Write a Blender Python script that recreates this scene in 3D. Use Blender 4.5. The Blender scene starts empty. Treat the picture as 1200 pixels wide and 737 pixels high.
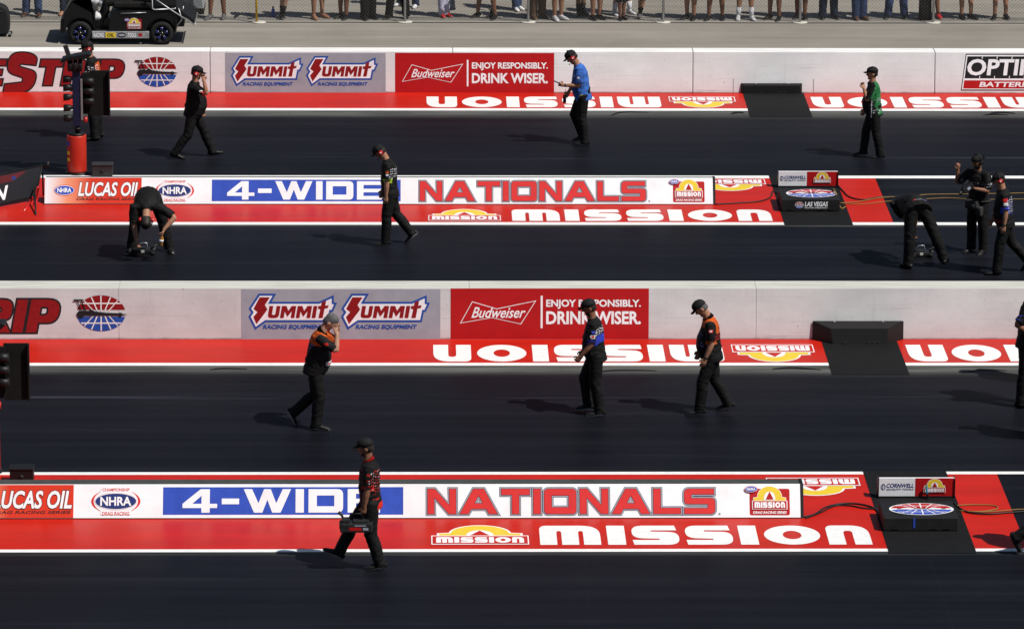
import bpy, bmesh, math, random
import numpy as np
from mathutils import Vector, Matrix
from mathutils.geometry import tessellate_polygon
random.seed(7)
S = bpy.context.scene
COL = S.collection
R = math.radians

# ------------------------------------------------------------------ camera, sky, sun, exposure
PITCH, YAW, ROLL, CAMH, FPX, PW, PH = R(15.0), R(1.27), R(0.33), 19.3, 5515.0, 1200, 737
FW = Vector((math.sin(YAW)*math.cos(PITCH), math.cos(YAW)*math.cos(PITCH), -math.sin(PITCH)))
rt0 = Vector((math.cos(YAW), -math.sin(YAW), 0)); up0 = rt0.cross(FW)
RT = math.cos(ROLL)*rt0 + math.sin(ROLL)*up0
UP = -math.sin(ROLL)*rt0 + math.cos(ROLL)*up0
CAM = Vector((0, 0, CAMH))
cd = bpy.data.cameras.new('camera'); cam = bpy.data.objects.new('camera', cd); COL.objects.link(cam)
cam.matrix_world = Matrix(((RT.x, UP.x, -FW.x, CAM.x), (RT.y, UP.y, -FW.y, CAM.y), (RT.z, UP.z, -FW.z, CAM.z), (0, 0, 0, 1)))
cd.sensor_width = 36.0; cd.lens = FPX/PW*36.0; cd.clip_start = 1.0; cd.clip_end = 2000.0
S.camera = cam

SUN = Vector((0.507, -0.304, 0.806)).normalized()
wd = bpy.data.worlds.new("World"); S.world = wd; wd.use_nodes = True
wn = wd.node_tree
sky = wn.nodes.new('ShaderNodeTexSky'); sky.sky_type = 'NISHITA'; sky.sun_disc = False
sky.sun_elevation = math.asin(SUN.z); sky.sun_rotation = math.atan2(SUN.x, SUN.y); sky.altitude = 600
wn.links.new(sky.outputs[0], wn.nodes['Background'].inputs[0]); wn.nodes['Background'].inputs[1].default_value = 0.05
sl = bpy.data.lights.new('sun', 'SUN'); sl.energy = 4.8; sl.angle = R(0.53); sl.color = (1.0, 0.955, 0.89)
so = bpy.data.objects.new('sun', sl); COL.objects.link(so); so.rotation_euler = (-SUN).to_track_quat('-Z', 'Y').to_euler(); so.location = SUN*60
S.view_settings.view_transform = 'Standard'; S.view_settings.look = 'None'
S.view_settings.exposure = 0.0; S.view_settings.gamma = 1.0; S.view_settings.use_curve_mapping = False
S.cycles.max_bounces = 8

# ------------------------------------------------------------------ measuring: photo pixel -> place on the ground / on an upright plane
def ray(px, py): return FW + RT*((px-PW/2)/FPX) - UP*((py-PH/2)/FPX)
def G(px, py, z=0.0):
    d = ray(px, py); return CAM + d*((z-CAMH)/d.z)
def AT(px, py, Y):
    d = ray(px, py); return CAM + d*(Y/d.y)

# ------------------------------------------------------------------ materials
MATS = {}
def mat(name, col, rough=0.6, spec=0.3, var=0.12, scale=6.0, bump=0.0, bscale=40.0, metal=0.0, stretch=None, col2=None, rough2=None):
    if name in MATS: return MATS[name]
    m = bpy.data.materials.new(name); m.use_nodes = True; MATS[name] = m
    nt = m.node_tree; b = nt.nodes['Principled BSDF']
    b.inputs['Roughness'].default_value = rough; b.inputs['Specular IOR Level'].default_value = spec; b.inputs['Metallic'].default_value = metal
    tc = nt.nodes.new('ShaderNodeTexCoord'); src = tc.outputs['Object']
    if stretch:
        mp = nt.nodes.new('ShaderNodeMapping'); mp.inputs['Scale'].default_value = stretch
        nt.links.new(src, mp.inputs[0]); src = mp.outputs[0]
    nz = nt.nodes.new('ShaderNodeTexNoise'); nz.inputs['Scale'].default_value = scale; nz.inputs['Detail'].default_value = 5; nz.inputs['Roughness'].default_value = 0.6
    nt.links.new(src, nz.inputs['Vector'])
    rp_ = nt.nodes.new('ShaderNodeValToRGB'); nt.links.new(nz.outputs['Fac'], rp_.inputs[0])
    c2 = col2 if col2 else tuple(c*(1-var*1.6) for c in col)
    c1 = col if col2 else tuple(min(1, c*(1+var)) for c in col)
    rp_.color_ramp.elements[0].position = 0.3; rp_.color_ramp.elements[1].position = 0.7
    rp_.color_ramp.elements[0].color = (*c2, 1); rp_.color_ramp.elements[1].color = (*c1, 1)
    nt.links.new(rp_.outputs[0], b.inputs['Base Color'])
    if rough2 is not None:
        mr = nt.nodes.new('ShaderNodeMapRange'); mr.inputs['To Min'].default_value = rough; mr.inputs['To Max'].default_value = rough2
        nt.links.new(nz.outputs['Fac'], mr.inputs[0]); nt.links.new(mr.outputs[0], b.inputs['Roughness'])
    if bump > 0:
        n2 = nt.nodes.new('ShaderNodeTexNoise'); n2.inputs['Scale'].default_value = bscale; n2.inputs['Detail'].default_value = 4
        nt.links.new(src, n2.inputs['Vector'])
        bp = nt.nodes.new('ShaderNodeBump'); bp.inputs['Strength'].default_value = bump; bp.inputs['Distance'].default_value = 0.01
        nt.links.new(n2.outputs['Fac'], bp.inputs['Height']); nt.links.new(bp.outputs[0], b.inputs['Normal'])
    return m

M_BLACK = mat('black_plastic', (.008, .008, .0085), .5, .3)
M_RUBBER = mat('black_rubber', (.0085, .0087, .0095), .75, .15, bump=.3)
M_DGREY = mat('dark_grey', (.030, .031, .033), .55, .3)
M_GREY = mat('grey_paint', (.30, .31, .32), .5, .3)
M_STEEL = mat('galvanised_steel', (.42, .43, .44), .42, .5, metal=.7)
M_WHITE = mat('white_vinyl', (.87, .87, .89), .42, .35, var=.05, scale=3, bump=.8, bscale=2.6)
M_WPAINT = mat('white_paint', (.82, .83, .82), .5, .3, var=.06, scale=9)
M_RED = mat('red_vinyl', (.50, .0155, .0075), .36, .11, var=.10, scale=1.3, rough2=.46, stretch=(.5, 2, 1))
def scuffed(m, col, amount, sx=.35, sy=7.0, lo=.60, hi=.74):
    nt = m.node_tree; b = nt.nodes['Principled BSDF']; old = b.inputs['Base Color'].links[0].from_socket
    tc = nt.nodes.new('ShaderNodeTexCoord'); mp = nt.nodes.new('ShaderNodeMapping'); mp.inputs['Scale'].default_value = (sx, sy, 1); nt.links.new(tc.outputs['Object'], mp.inputs[0])
    n = nt.nodes.new('ShaderNodeTexNoise'); n.inputs['Scale'].default_value = 1.0; n.inputs['Detail'].default_value = 8; n.inputs['Roughness'].default_value = .72; nt.links.new(mp.outputs[0], n.inputs[0])
    r = nt.nodes.new('ShaderNodeMapRange'); r.inputs['From Min'].default_value = lo; r.inputs['From Max'].default_value = hi; r.inputs['To Max'].default_value = amount; nt.links.new(n.outputs['Fac'], r.inputs[0])
    x = nt.nodes.new('ShaderNodeMixRGB'); nt.links.new(r.outputs[0], x.inputs[0]); nt.links.new(old, x.inputs[1]); x.inputs[2].default_value = (*col, 1); nt.links.new(x.outputs[0], b.inputs['Base Color'])
scuffed(M_RED, (.10, .012, .010), .45); scuffed(M_RED, (.34, .10, .09), .30, 3.5, 5, .62, .78); scuffed(M_WPAINT, (.25, .25, .25), .5, 1.2, 9)
M_REDD = mat('red_print', (.44, .006, .008), .55, .25, var=.05)
M_REDB = mat('bright_red_print', (.62, .025, .025), .5, .3, var=.04)
M_DRED = mat('dark_red_print', (.26, .008, .010), .6, .2, var=.12, scale=20)
M_BLUE = mat('royal_blue_print', (.028, .075, .46), .45, .35, var=.08, bump=.8, bscale=2.6)
M_NAVY = mat('navy_print', (.015, .03, .16), .55, .3, var=.05)
M_SBLUE = mat('sign_blue', (.018, .075, .36), .6, .25, var=.08)
M_LGREY = mat('lavender_grey_print', (.335, .345, .395), .6, .25, var=.08, scale=3)
M_YEL = mat('yellow_print', (.78, .56, .035), .5, .3, var=.05)
M_ORG = mat('orange_print', (.72, .085, .012), .5, .3, var=.05)
M_INK = mat('black_ink', (.016, .015, .017), .6, .2, var=.05)
M_SILV = mat('silver_print', (.33, .35, .42), .45, .4, var=.10, scale=10)
M_CABLE = mat('cable_black', (.012, .012, .013), .5, .3)
M_YCABLE = mat('cable_yellow', (.27, .165, .045), .6, .2)
M_TYRE = mat('tyre', (.018, .018, .018), .8, .15, bump=.4)

def road_material():
    m = bpy.data.materials.new('rubbered_asphalt'); m.use_nodes = True
    nt = m.node_tree; L = nt.links; b = nt.nodes['Principled BSDF']
    tc = nt.nodes.new('ShaderNodeTexCoord')
    def noise(scale, sx, sy, detail=5, rough=.6):
        mp = nt.nodes.new('ShaderNodeMapping'); mp.inputs['Scale'].default_value = (sx, sy, 1)
        L.new(tc.outputs['Object'], mp.inputs[0])
        n = nt.nodes.new('ShaderNodeTexNoise'); n.inputs['Scale'].default_value = scale; n.inputs['Detail'].default_value = detail; n.inputs['Roughness'].default_value = rough
        L.new(mp.outputs[0], n.inputs['Vector']); return n.outputs['Fac']
    def math_(op, a, c, d=None):
        n = nt.nodes.new('ShaderNodeMath'); n.operation = op
        for i, v in enumerate((a, c, d)):
            if v is None: continue
            if isinstance(v, (int, float)): n.inputs[i].default_value = v
            else: L.new(v, n.inputs[i])
        return n.outputs[0]
    def ramp(f, stops):
        r = nt.nodes.new('ShaderNodeValToRGB'); L.new(f, r.inputs[0])
        while len(r.color_ramp.elements) < len(stops): r.color_ramp.elements.new(.5)
        for e, (p, c) in zip(r.color_ramp.elements, stops): e.position = p; e.color = (*c, 1)
        return r.outputs[0]
    streak = noise(1.0, .045, 2.4, 7, .68); fine = noise(1.0, .35, 16, 4); blot = noise(.35, 1, 1.6, 3); grain = noise(55, 1, 1, 3)
    a = math_('ADD', math_('MULTIPLY', streak, .62), math_('ADD', math_('MULTIPLY', fine, .18), math_('MULTIPLY', blot, .20)))
    col = ramp(a, [(.36, (.0036, .0039, .0056)), (.46, (.0056, .0060, .0090)), (.55, (.0080, .0085, .0124)), (.66, (.0140, .0148, .0200))])
    sep = nt.nodes.new('ShaderNodeSeparateXYZ'); L.new(tc.outputs['Object'], sep.inputs[0]); Y = sep.outputs[1]
    # bare, greyer surface along the lane edges where no rubber is laid
    def edge(y0, width, sgn):
        d = math_('MULTIPLY', math_('SUBTRACT', Y, y0), sgn)
        d = math_('ABSOLUTE', d, None)
        d = math_('ADD', d, math_('MULTIPLY', math_('SUBTRACT', streak, .5), width*1.2))
        d = math_('ADD', d, math_('MULTIPLY', math_('SUBTRACT', fine, .5), width*.8))
        n = nt.nodes.new('ShaderNodeMapRange'); n.interpolation_type = 'SMOOTHSTEP'; n.inputs['From Min'].default_value = width*1.1; n.inputs['From Max'].default_value = width*.25
        L.new(d, n.inputs[0]); return n.outputs[0]
    e = math_('MAXIMUM', math_('MAXIMUM', edge(86.80, .62, -1), edge(68.95, .55, -1)), math_('MAXIMUM', math_('MULTIPLY', edge(77.92, .22, -1), .55), math_('MULTIPLY', edge(59.72, .12, -1), .3)))
    greyc = ramp(math_('ADD', math_('MULTIPLY', fine, .7), math_('MULTIPLY', blot, .3)), [(.36, (.030, .032, .032)), (.50, (.10, .105, .098)), (.64, (.20, .205, .19))])
    mx = nt.nodes.new('ShaderNodeMixRGB'); L.new(math_('MULTIPLY', e, .85), mx.inputs[0]); L.new(col, mx.inputs[1]); L.new(greyc, mx.inputs[2])
    # thin pale scuffs left along the groove
    sc = noise(1.0, .11, 9, 3, .5); wob = noise(1.0, .3, .2, 2)
    line = math_('ABSOLUTE', math_('SUBTRACT', math_('ADD', Y, math_('MULTIPLY', wob, .30)), 67.43), None)
    line2 = math_('ABSOLUTE', math_('SUBTRACT', math_('ADD', Y, math_('MULTIPLY', wob, .22)), 83.05), None)
    ln = math_('MINIMUM', line, line2)
    lm = nt.nodes.new('ShaderNodeMapRange'); lm.inputs['From Min'].default_value = .09; lm.inputs['From Max'].default_value = .02; L.new(ln, lm.inputs[0])
    sm = nt.nodes.new('ShaderNodeMapRange'); sm.inputs['From Min'].default_value = .5; sm.inputs['From Max'].default_value = .66; L.new(sc, sm.inputs[0])
    mx2 = nt.nodes.new('ShaderNodeMixRGB'); L.new(math_('MULTIPLY', math_('MULTIPLY', lm.outputs[0], sm.outputs[0]), .55), mx2.inputs[0]); L.new(mx.outputs[0], mx2.inputs[1]); mx2.inputs[2].default_value = (.075, .075, .11, 1)
    X = sep.outputs[0]
    fr = math_('ABSOLUTE', math_('SUBTRACT', math_('FRACT', math_('DIVIDE', math_('ADD', math_('ADD', X, 101.2), math_('MULTIPLY', wob, .02)), 4.6), None), .5), None)
    jm = nt.nodes.new('ShaderNodeMapRange'); jm.inputs['From Min'].default_value = .0030; jm.inputs['From Max'].default_value = .0012; L.new(fr, jm.inputs[0])
    mx3 = nt.nodes.new('ShaderNodeMixRGB'); L.new(math_('MULTIPLY', jm.outputs[0], math_('MULTIPLY', blot, .28)), mx3.inputs[0]); L.new(mx2.outputs[0], mx3.inputs[1]); mx3.inputs[2].default_value = (.022, .022, .026, 1)
    L.new(mx3.outputs[0], b.inputs['Base Color'])
    mr = nt.nodes.new('ShaderNodeMapRange'); mr.inputs['To Min'].default_value = .42; mr.inputs['To Max'].default_value = .62; L.new(a, mr.inputs[0])
    rg = math_('ADD', mr.outputs[0], math_('MULTIPLY', e, .25)); L.new(rg, b.inputs['Roughness'])
    b.inputs['Specular IOR Level'].default_value = .07
    bp = nt.nodes.new('ShaderNodeBump'); bp.inputs['Strength'].default_value = .25; bp.inputs['Distance'].default_value = .004
    L.new(grain, bp.inputs['Height']); L.new(bp.outputs[0], b.inputs['Normal'])
    return m
M_ROAD = road_material()

def concrete_material():
    m = bpy.data.materials.new('worn_concrete'); m.use_nodes = True
    nt = m.node_tree; L = nt.links; b = nt.nodes['Principled BSDF']; tc = nt.nodes.new('ShaderNodeTexCoord')
    outs = []
    for sc, sx, sy in ((1.0, .12, 1.7), (.55, 1, 1), (30, 1, 1)):
        mp = nt.nodes.new('ShaderNodeMapping'); mp.inputs['Scale'].default_value = (sx, sy, 1); L.new(tc.outputs['Object'], mp.inputs[0])
        n = nt.nodes.new('ShaderNodeTexNoise'); n.inputs['Scale'].default_value = sc; n.inputs['Detail'].default_value = 6; n.inputs['Roughness'].default_value = .65; L.new(mp.outputs[0], n.inputs[0]); outs.append(n.outputs['Fac'])
    def mth(op, a, c):
        n = nt.nodes.new('ShaderNodeMath'); n.operation = op
        for i, v in enumerate((a, c)):
            if isinstance(v, (int, float)): n.inputs[i].default_value = v
            else: L.new(v, n.inputs[i])
        return n.outputs[0]
    f = mth('ADD', mth('MULTIPLY', outs[0], .5), mth('ADD', mth('MULTIPLY', outs[1], .25), mth('MULTIPLY', outs[2], .25)))
    r = nt.nodes.new('ShaderNodeValToRGB'); L.new(f, r.inputs[0])
    r.color_ramp.elements[0].position = .33; r.color_ramp.elements[0].color = (.165, .150, .128, 1)
    r.color_ramp.elements[1].position = .66; r.color_ramp.elements[1].color = (.325, .300, .262, 1)
    L.new(r.outputs[0], b.inputs['Base Color']); b.inputs['Roughness'].default_value = .9; b.inputs['Specular IOR Level'].default_value = .2
    bp = nt.nodes.new('ShaderNodeBump'); bp.inputs['Strength'].default_value = .4; bp.inputs['Distance'].default_value = .006; L.new(outs[2], bp.inputs['Height']); L.new(bp.outputs[0], b.inputs['Normal'])
    return m
M_CONC = concrete_material()

def wall_material(name, base, stain, top):
    """painted concrete: dirt specks, horizontal form lines, scuffs; top face coloured apart, greyer on the near wall, sun brightness painted in on the far"""
    m = bpy.data.materials.new(name); m.use_nodes = True
    nt = m.node_tree; L = nt.links; b = nt.nodes['Principled BSDF']; tc = nt.nodes.new('ShaderNodeTexCoord')
    def noise(scale, v, det=5):
        mp = nt.nodes.new('ShaderNodeMapping'); mp.inputs['Scale'].default_value = v; L.new(tc.outputs['Object'], mp.inputs[0])
        n = nt.nodes.new('ShaderNodeTexNoise'); n.inputs['Scale'].default_value = scale; n.inputs['Detail'].default_value = det; n.inputs['Roughness'].default_value = .65; L.new(mp.outputs[0], n.inputs[0]); return n.outputs['Fac']
    def rng(f, a, c, lo=0., hi=1.):
        n = nt.nodes.new('ShaderNodeMapRange'); n.inputs['From Min'].default_value = a; n.inputs['From Max'].default_value = c; n.inputs['To Min'].default_value = lo; n.inputs['To Max'].default_value = hi; L.new(f, n.inputs[0]); return n.outputs[0]
    def mix(f, a, c):
        n = nt.nodes.new('ShaderNodeMixRGB')
        L.new(f, n.inputs[0])
        for i, v in ((1, a), (2, c)):
            if isinstance(v, tuple): n.inputs[i].default_value = (*v, 1)
            else: L.new(v, n.inputs[i])
        return n.outputs[0]
    big = noise(.9, (1, 1, 1.5)); hor = noise(1, (.6, 1, 26), 4); speck = noise(17, (1, 1, 1), 3); run = noise(1, (14, 1, .8), 4)
    c = mix(rng(big, .35, .68, 0, .55), base, stain)
    c = mix(rng(hor, .55, .75, 0, .35), c, tuple(x*.72 for x in stain))
    c = mix(rng(run, .58, .78, 0, .25), c, tuple(x*.66 for x in stain))
    c = mix(rng(speck, .685, .75, 0, .6), c, (.16, .12, .10))
    s2 = nt.nodes.new('ShaderNodeSeparateXYZ'); L.new(tc.outputs['Object'], s2.inputs[0]); ad = nt.nodes.new('ShaderNodeMath'); ad.operation = 'MULTIPLY_ADD'; L.new(noise(2.5, (1, 1, 1)), ad.inputs[0]); ad.inputs[1].default_value = -.05; L.new(s2.outputs[2], ad.inputs[2])
    c = mix(rng(ad.outputs[0], .012, -.018, 0, .75), c, (.10, .085, .08))      # grime line where the wall meets the ground
    mark = noise(1.0, (.28, 1, 5.5), 7); c = mix(rng(mark, .66, .74, 0, .42), c, (.20, .18, .18))   # rubber rubs
    geo = nt.nodes.new('ShaderNodeNewGeometry'); sp = nt.nodes.new('ShaderNodeSeparateXYZ'); L.new(geo.outputs['Normal'], sp.inputs[0])
    topc = mix(rng(noise(1, (.9, 22, 1), 7), .42, .66), top, tuple(x*.74 for x in top)); topc = mix(rng(noise(5, (1, 2.2, 1), 6), .60, .72, 0, .5), topc, tuple(x*.55 for x in top))
    c = mix(rng(sp.outputs[2], .6, .8), c, topc)
    L.new(c, b.inputs['Base Color']); b.inputs['Roughness'].default_value = .62; b.inputs['Specular IOR Level'].default_value = .25
    bp = nt.nodes.new('ShaderNodeBump'); bp.inputs['Strength'].default_value = .25; bp.inputs['Distance'].default_value = .006; L.new(speck, bp.inputs['Height']); L.new(bp.outputs[0], b.inputs['Normal'])
    return m
M_WALLU = wall_material('white_painted_concrete', (.775, .785, .79), (.59, .575, .585), (.86, .86, .84))  # last colour lightens the top face, sunlight put into the paint
M_WALLL = wall_material('worn_white_concrete', (.65, .645, .65), (.455, .44, .445), (.60, .60, .55))

# ------------------------------------------------------------------ mesh helpers
def link(o, parent=None):
    COL.objects.link(o)
    if parent is not None: o.parent = parent
    return o
def obj(name, bm, mats, parent=None, smooth=False, loc=None):
    me = bpy.data.meshes.new(name); bm.normal_update(); bm.to_mesh(me); bm.free()
    for m in (mats if isinstance(mats, (list, tuple)) else [mats]): me.materials.append(m)
    if smooth: me.polygons.foreach_set('use_smooth', [True]*len(me.polygons))
    o = bpy.data.objects.new(name, me); link(o, parent)
    if loc is not None: o.location = loc
    return o
def tag(o, label, cat=None, group=None, kind=None):
    if label: o['label'] = label
    if cat: o['category'] = cat
    if group: o['group'] = group
    if kind: o['kind'] = kind
    return o
def thing(name, label, cat, loc=(0, 0, 0), rz=0.0, group=None):
    o = bpy.data.objects.new(name, None); o.empty_display_size = .2; link(o); o.location = loc; o.rotation_euler = (0, 0, rz)
    return tag(o, label, cat, group)
def copy_tree(o, parent=None):
    c = o.copy(); COL.objects.link(c); c.parent = parent
    for ch in [x for x in bpy.data.objects if x.parent == o]: copy_tree(ch, c)
    return c
def box(bm, x0, x1, y0, y1, z0, z1, mi=0, bev=0.0, mtx=None):
    vs = [bm.verts.new((x, y, z)) for z in (z0, z1) for y in (y0, y1) for x in (x0, x1)]
    if mtx is not None:
        for v in vs: v.co = mtx @ v.co
    fs = [bm.faces.new([vs[i] for i in q]) for q in ((0, 2, 3, 1), (4, 5, 7, 6), (0, 1, 5, 4), (2, 6, 7, 3), (0, 4, 6, 2), (1, 3, 7, 5))]
    for f in fs: f.material_index = mi
    if bev > 0:
        es = list({e for f in fs for e in f.edges})
        r = bmesh.ops.bevel(bm, geom=es, offset=bev, segments=2, affect='EDGES', profile=.5)
        for f in r['faces']: f.material_index = mi
    return vs
def prism(bm, poly, axis, a0, a1, mi=0, bev=0):
    """poly of 2-D points extruded along axis 'x','y' or 'z' from a0 to a1"""
    def mk(p, a): return {'x': (a, p[0], p[1]), 'y': (p[0], a, p[1]), 'z': (p[0], p[1], a)}[axis]
    A = [bm.verts.new(mk(p, a0)) for p in poly]; B = [bm.verts.new(mk(p, a1)) for p in poly]; n = len(poly)
    fs = [bm.faces.new(A[::-1]), bm.faces.new(B)] + [bm.faces.new((A[i], A[(i+1) % n], B[(i+1) % n], B[i])) for i in range(n)]
    for f in fs: f.material_index = mi
    bmesh.ops.recalc_face_normals(bm, faces=fs)
    if bev > 0:
        r = bmesh.ops.bevel(bm, geom=list({e for f in fs for e in f.edges}), offset=bev, segments=2, affect='EDGES', profile=.5)
        for f in r['faces']: f.material_index = mi
def tube(bm, pts, rad, side=None, n=12, mi=0, cap=True):
    """closed tube through pts; rad is a number or (half-width along side, half-depth)"""
    pts = [Vector(p) for p in pts]; k = len(pts)
    rad = [rad]*k if not isinstance(rad, list) else rad
    rad = [(r, r) if not isinstance(r, (tuple, list)) else r for r in rad]
    rings = []; ps = None
    for i, p in enumerate(pts):
        t = (pts[min(i+1, k-1)] - pts[max(i-1, 0)])
        t = t.normalized() if t.length > 1e-9 else Vector((0, 0, 1))
        s = Vector(side) if side is not None else (ps if ps is not None else Vector((0, 1, 0)) if abs(t.y) < .9 else Vector((1, 0, 0)))
        s = s - t*s.dot(t)
        if s.length < 1e-4: s = t.orthogonal()
        s.normalize(); ps = s; f = t.cross(s)
        rings.append([bm.verts.new(p + s*(rad[i][0]*math.cos(2*math.pi*j/n)) + f*(rad[i][1]*math.sin(2*math.pi*j/n))) for j in range(n)])
    fs = []
    for a, c in zip(rings, rings[1:]):
        for j in range(n): fs.append(bm.faces.new((a[j], a[(j+1) % n], c[(j+1) % n], c[j])))
    if cap: fs.append(bm.faces.new(rings[0][::-1])); fs.append(bm.faces.new(rings[-1]))
    for f in fs: f.material_index = mi; f.smooth = True
    return fs
def ellipsoid(bm, c, r, axes=None, mi=0, u=14, v=9):
    res = bmesh.ops.create_uvsphere(bm, u_segments=u, v_segments=v, radius=1)
    ax = axes or (Vector((1, 0, 0)), Vector((0, 1, 0)), Vector((0, 0, 1))); c = Vector(c)
    for w in res['verts']:
        x, y, z = w.co; w.co = c + ax[0]*(x*r[0]) + ax[1]*(y*r[1]) + ax[2]*(z*r[2])
        for f in w.link_faces: f.material_index = mi; f.smooth = True

# ------------------------------------------------------------------ printed graphics: polygons and lettering laid on a flat face in layers 2 mm apart
def rpoly(pts, seg=5):
    out = []; n = len(pts); P = [(p[0], p[1], p[2] if len(p) > 2 else 0) for p in pts]
    for i, (x, y, r) in enumerate(P):
        if r <= 0: out.append((x, y)); continue
        a = Vector(P[i-1][:2]) - Vector((x, y)); c = Vector(P[(i+1) % n][:2]) - Vector((x, y))
        ra = min(r, a.length*.499); rc = min(r, c.length*.499)
        p0 = Vector((x, y)) + a.normalized()*ra; p1 = Vector((x, y)) + c.normalized()*rc
        for j in range(seg+1):
            t = j/seg; q = p0*(1-t)**2 + Vector((x, y))*(2*t*(1-t)) + p1*t*t; out.append((q.x, q.y))
    return out
def ell(cx, cy, rx, ry, n=40, a0=0, a1=2*math.pi):
    full = abs(a1-a0-2*math.pi) < 1e-6
    return [(cx+rx*math.cos(a0+(a1-a0)*i/(n if full else n-1)), cy+ry*math.sin(a0+(a1-a0)*i/(n if full else n-1))) for i in range(n)]
def area(p): return sum(p[i-1][0]*p[i][1]-p[i][0]*p[i-1][1] for i in range(len(p)))/2
def grow(loop, d, hole=False):
    """mitred offset outwards (holes shrink)"""
    if abs(d) < 1e-9: return loop
    ccw = area(loop) > 0; sg = d if ccw else -d
    if hole: sg = -sg
    n = len(loop); out = []
    for i in range(n):
        p, q, r = Vector(loop[i-1]), Vector(loop[i]), Vector(loop[(i+1) % n])
        e1, e2 = q-p, r-q
        if e1.length < 1e-9 or e2.length < 1e-9: out.append(tuple(q)); continue
        n1 = Vector((e1.y, -e1.x)).normalized(); n2 = Vector((e2.y, -e2.x)).normalized()
        b = n1+n2
        if b.length < 1e-6: b = n1
        b.normalize(); k = 1/max(.45, b.dot(n1)); out.append(tuple(q+b*(sg*k)))
    return out
TEXTCACHE = {}
def text_mesh(body, off=0.0, shear=0.0):
    key = (body, off, shear)
    if key not in TEXTCACHE:
        c = bpy.data.curves.new('lettering', 'FONT'); c.body = body; c.offset = off; c.shear = shear; c.resolution_u = 3
        o = bpy.data.objects.new('lettering', c); COL.objects.link(o)
        dg = bpy.context.evaluated_depsgraph_get(); me = bpy.data.meshes.new_from_object(o.evaluated_get(dg))
        V = [(v.co.x, v.co.y) for v in me.vertices]; Fc = [tuple(p.vertices) for p in me.polygons]
        bpy.data.objects.remove(o); bpy.data.curves.remove(c); bpy.data.meshes.remove(me)
        TEXTCACHE[key] = (V, Fc)
    return TEXTCACHE[key]
class Print:
    """collects flat shapes in (u, v) metres on a face: origin o, axes U, V; N = outward"""
    def __init__(self, o, U, V, step=.002):
        self.o, self.U, self.V = Vector(o), Vector(U), Vector(V); self.N = self.U.cross(self.V).normalized(); self.bm = bmesh.new(); self.mats = []; self.step = step
    def mi(self, m):
        if m not in self.mats: self.mats.append(m)
        return self.mats.index(m)
    def pt(self, u, v, layer): return self.o + self.U*u + self.V*v + self.N*(self.step*layer)
    def poly(self, outer, m, layer=1, holes=(), off=0.0):
        loops = [grow(outer, off)] + [grow(h, off, True) for h in holes]
        flat = [p for l in loops for p in l]; tris = tessellate_polygon([[Vector((p[0], p[1], 0)) for p in l] for l in loops])
        vs = [self.bm.verts.new(self.pt(p[0], p[1], layer)) for p in flat]; k = self.mi(m)
        for t in tris:
            a = flat[t[0]], flat[t[1]], flat[t[2]]
            if abs(area(a)) < 1e-10: continue
            if area(a) < 0: t = (t[2], t[1], t[0])
            try: f = self.bm.faces.new([vs[i] for i in t]); f.material_index = k
            except ValueError: pass
    def rect(self, u0, v0, u1, v1, m, layer=1): self.poly([(u0, v0), (u1, v0), (u1, v1), (u0, v1)], m, layer)
    def text(self, body, u0, v0, u1, v1, m, layer=2, bold=0.0, shear=0.0, outline=0.0, om=None, flip=False):
        V0, F0 = text_mesh(body, bold, shear)
        xs = [p[0] for p in V0]; ys = [p[1] for p in V0]; x0, x1, y0, y1 = min(xs), max(xs), min(ys), max(ys)
        sx, sy = (u1-u0)/(x1-x0), (v1-v0)/(y1-y0)
        def put(V, Fc, mm, ly):
            pts = [(u0+(p[0]-x0)*sx, v0+(p[1]-y0)*sy) for p in V]
            vs = [self.bm.verts.new(self.pt(p[0], p[1], ly)) for p in pts]; k = self.mi(mm)
            for f in Fc:
                a = [pts[i] for i in f]; ids = f if area(a) > 0 else f[::-1]
                try: g = self.bm.faces.new([vs[i] for i in ids]); g.material_index = k
                except ValueError: pass
        if om is not None:
            V1, F1 = text_mesh(body, bold+outline, shear); put(V1, F1, om, layer)
            layer += 1
        put(V0, F0, m, layer)
    def glyphs(self, font, body, u0, v0, u1, v1, m, layer=2, gap=.15, outlines=(), shear=0.0, flip=False):
        """hand drawn letters; outlines = [(material, width)] from the outermost in"""
        items = []; x = 0
        for ch in body:
            w, loops = font[ch]; items.append((x, loops)); x += w+gap
        x -= gap; sx, sy = (u1-u0)/(x+shear), (v1-v0)
        def tr(p, dx):
            u = u0+(p[0]+dx+p[1]*shear)*sx; v = v0+p[1]*sy
            return (u0+u1-u, v0+v1-v) if flip else (u, v)
        for k, (om, wd_) in enumerate(list(outlines)+[(m, 0)]):
            for j, (dx, loops) in enumerate(items):
                ls = [[tr(p, dx) for p in l] for l in loops]
                self.poly(ls[0], om, layer+k+(j % 2)*.2*(wd_ > 0), ls[1:], wd_)
    def done(self, name, parent=None):
        o = obj(name, self.bm, self.mats, parent); return o

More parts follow.
